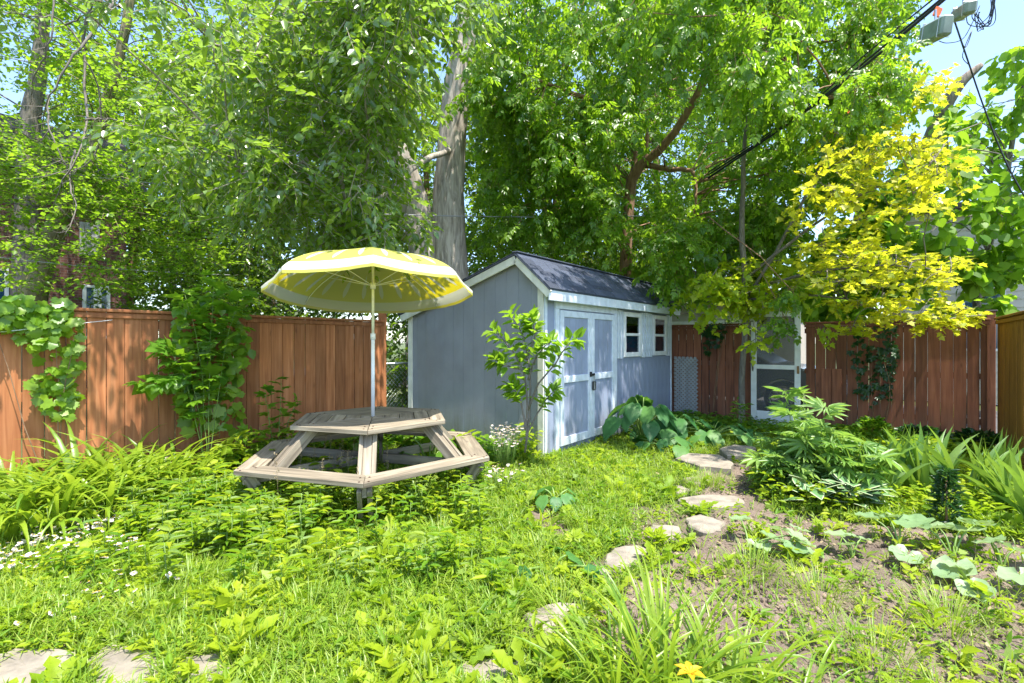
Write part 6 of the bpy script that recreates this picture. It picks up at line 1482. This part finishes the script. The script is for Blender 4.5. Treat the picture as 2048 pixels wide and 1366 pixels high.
p = fpt(30, 590, u=-15.45); q_ = fpt(62, 590, u=-15.45); box('door_panel', (-15.48, (p[1] + q_[1]) / 2, 1.6), (.05, q_[1] - p[1], 2.4), M['greylat'], hb)
p = fpt(160, 460, u=-15.4); q_ = fpt(200, 460, u=-15.4); box('vent_panel', (-15.46, (p[1] + q_[1]) / 2, 4.0), (.06, q_[1] - p[1], .8), M['greylat'], hb)

hr = thing('beige_house', (-0.2, 16, 0), 'pale beige house with lap siding behind the right corner of the yard', 'house')
box('wall', (5.9, 18.0, 2.3), (12.2, 3.9, 4.6), M['houseside'], hr, bev=0)
z = .3
while z < 4.5:
    o = box('siding_board', (5.9, 16.04, z), (12.2, .02, .20), M['houseside'], hr, rot=(R(-4), 0, 0), bev=.002); z += .19
box('eave_board', (5.9, 15.98, 4.62), (12.5, .14, .14), M['trim'], hr)
box('roof', (5.9, 17.9, 4.76), (12.7, 4.4, .14), M['roofdark'], hr)
box('chimney', (fpt(1838, 420, v=17)[0], 17.0, 5.1), (.5, .5, 1.1), brick_mat('chimney_brick', (0.32, 0.13, 0.10), (0.28, 0.11, 0.08), (0.3, 0.26, 0.22)), hr)
hwindow(hr, 16.0, 1.2, 1.9, 1.3, 2.7, 'y', -1)
gh = thing('pale_garage', (-7, 15.5, 0), 'pale garage wall glimpsed across the alley beyond the back fence', 'garage')
box('wall', (-5.5, 17.2, 1.35), (6.5, 3.0, 2.7), M['houseside'], gh, bev=0)
prism('roof', [(-9.0, 2.7), (-2.0, 2.7), (-5.5, 3.9)], (1, 0, 0), (0, 0, 1), (0, 18.9, 0), 3.5, M['roofdark'], gh, 0)
box('garage_door', (-5.5, 15.66, 1.1), (2.6, .06, 2.1), M['white'], gh)

# car in the alley
wc = fpt(1565, 795, v=10.65); wx = wc[0]
car = thing('parked_car', (wx - 1.3, 11.4, 0.05), 'grey parked car in the alley seen through the screen door', 'car')
prof = [(.92, .32), (.95, .62), (.80, .80), (.35, .93), (-.15, 1.0), (-.85, 1.42), (-1.35, 1.50), (-2.35, 1.46), (-3.1, 1.08), (-3.55, 1.02), (-3.6, .45), (-3.5, .3),
        (-3.05, .3), (-2.99, .52), (-2.84, .64), (-2.68, .68), (-2.52, .64), (-2.37, .52), (-2.31, .3), (-.40, .3), (-.36, .5), (-.2, .66), (0, .72), (.2, .66), (.36, .5), (.40, .32)]
prism('body', [(wx + a, b + .05) for a, b in prof], (1, 0, 0), (0, 0, 1), (0, 12.35, 0), 1.72, M['carpaint'], car, 0.03)
prism('side_window', [(wx + a, b + .05) for a, b in ((-.35, 1.02), (-.9, 1.36), (-1.4, 1.43), (-2.3, 1.39), (-2.85, 1.08))], (1, 0, 0), (0, 0, 1), (0, 10.640, 0), .02, M['carglass'], car, 0.004)
for wxx in (wx, wx - 2.68):
    a_ = Acc()
    c0 = np.array([wxx, 10.66, .40]); n = 28; V = []; 
    for yy, rr_ in ((0.0, .20), (0.0, .30), (.03, .335), (.17, .335), (.2, .30)):
        for j in range(n): V.append(c0 + [rr_ * math.cos(j / n * 6.2832), yy - .03, rr_ * math.sin(j / n * 6.2832)])
    w = a_; w.add(V, [[k * n + j, k * n + (j + 1) % n, (k + 1) * n + (j + 1) % n, (k + 1) * n + j] for k in range(4) for j in range(n)] + [[j for j in range(n)]][:0])
    wh = w.build('wheel', M['rubber'], car, smooth=False)
    r2 = Acc(); V = []
    for yy, rr_ in ((-.02, .235), (-.02, .215), (.05, .205)):
        for j in range(n): V.append(c0 + [rr_ * math.cos(j / n * 6.2832), yy - .015, rr_ * math.sin(j / n * 6.2832)])
    r2.add(V, [[k * n + j, k * n + (j + 1) % n, (k + 1) * n + (j + 1) % n, (k + 1) * n + j] for k in range(2) for j in range(n)])
    for s_ in range(12):
        a = s_ / 12 * 6.2832; r2.tube([c0 + [.03 * math.cos(a), -.02, .03 * math.sin(a)], c0 + [.22 * math.cos(a), -.02, .22 * math.sin(a)]], .012, 4)
    r2.tube([c0 + [0, -.035, 0], c0 + [0, .02, 0]], .05, 12)
    rimo = r2.build('rim', M['rim'], car); Mloc = rimo.matrix_local.copy(); rimo.parent = wh
print('TRIS', sum(len(o.data.polygons) for o in COL.objects if o.type == 'MESH'), 'objs', len(COL.objects), {k[:30]: v for k, v in TRI.items()})
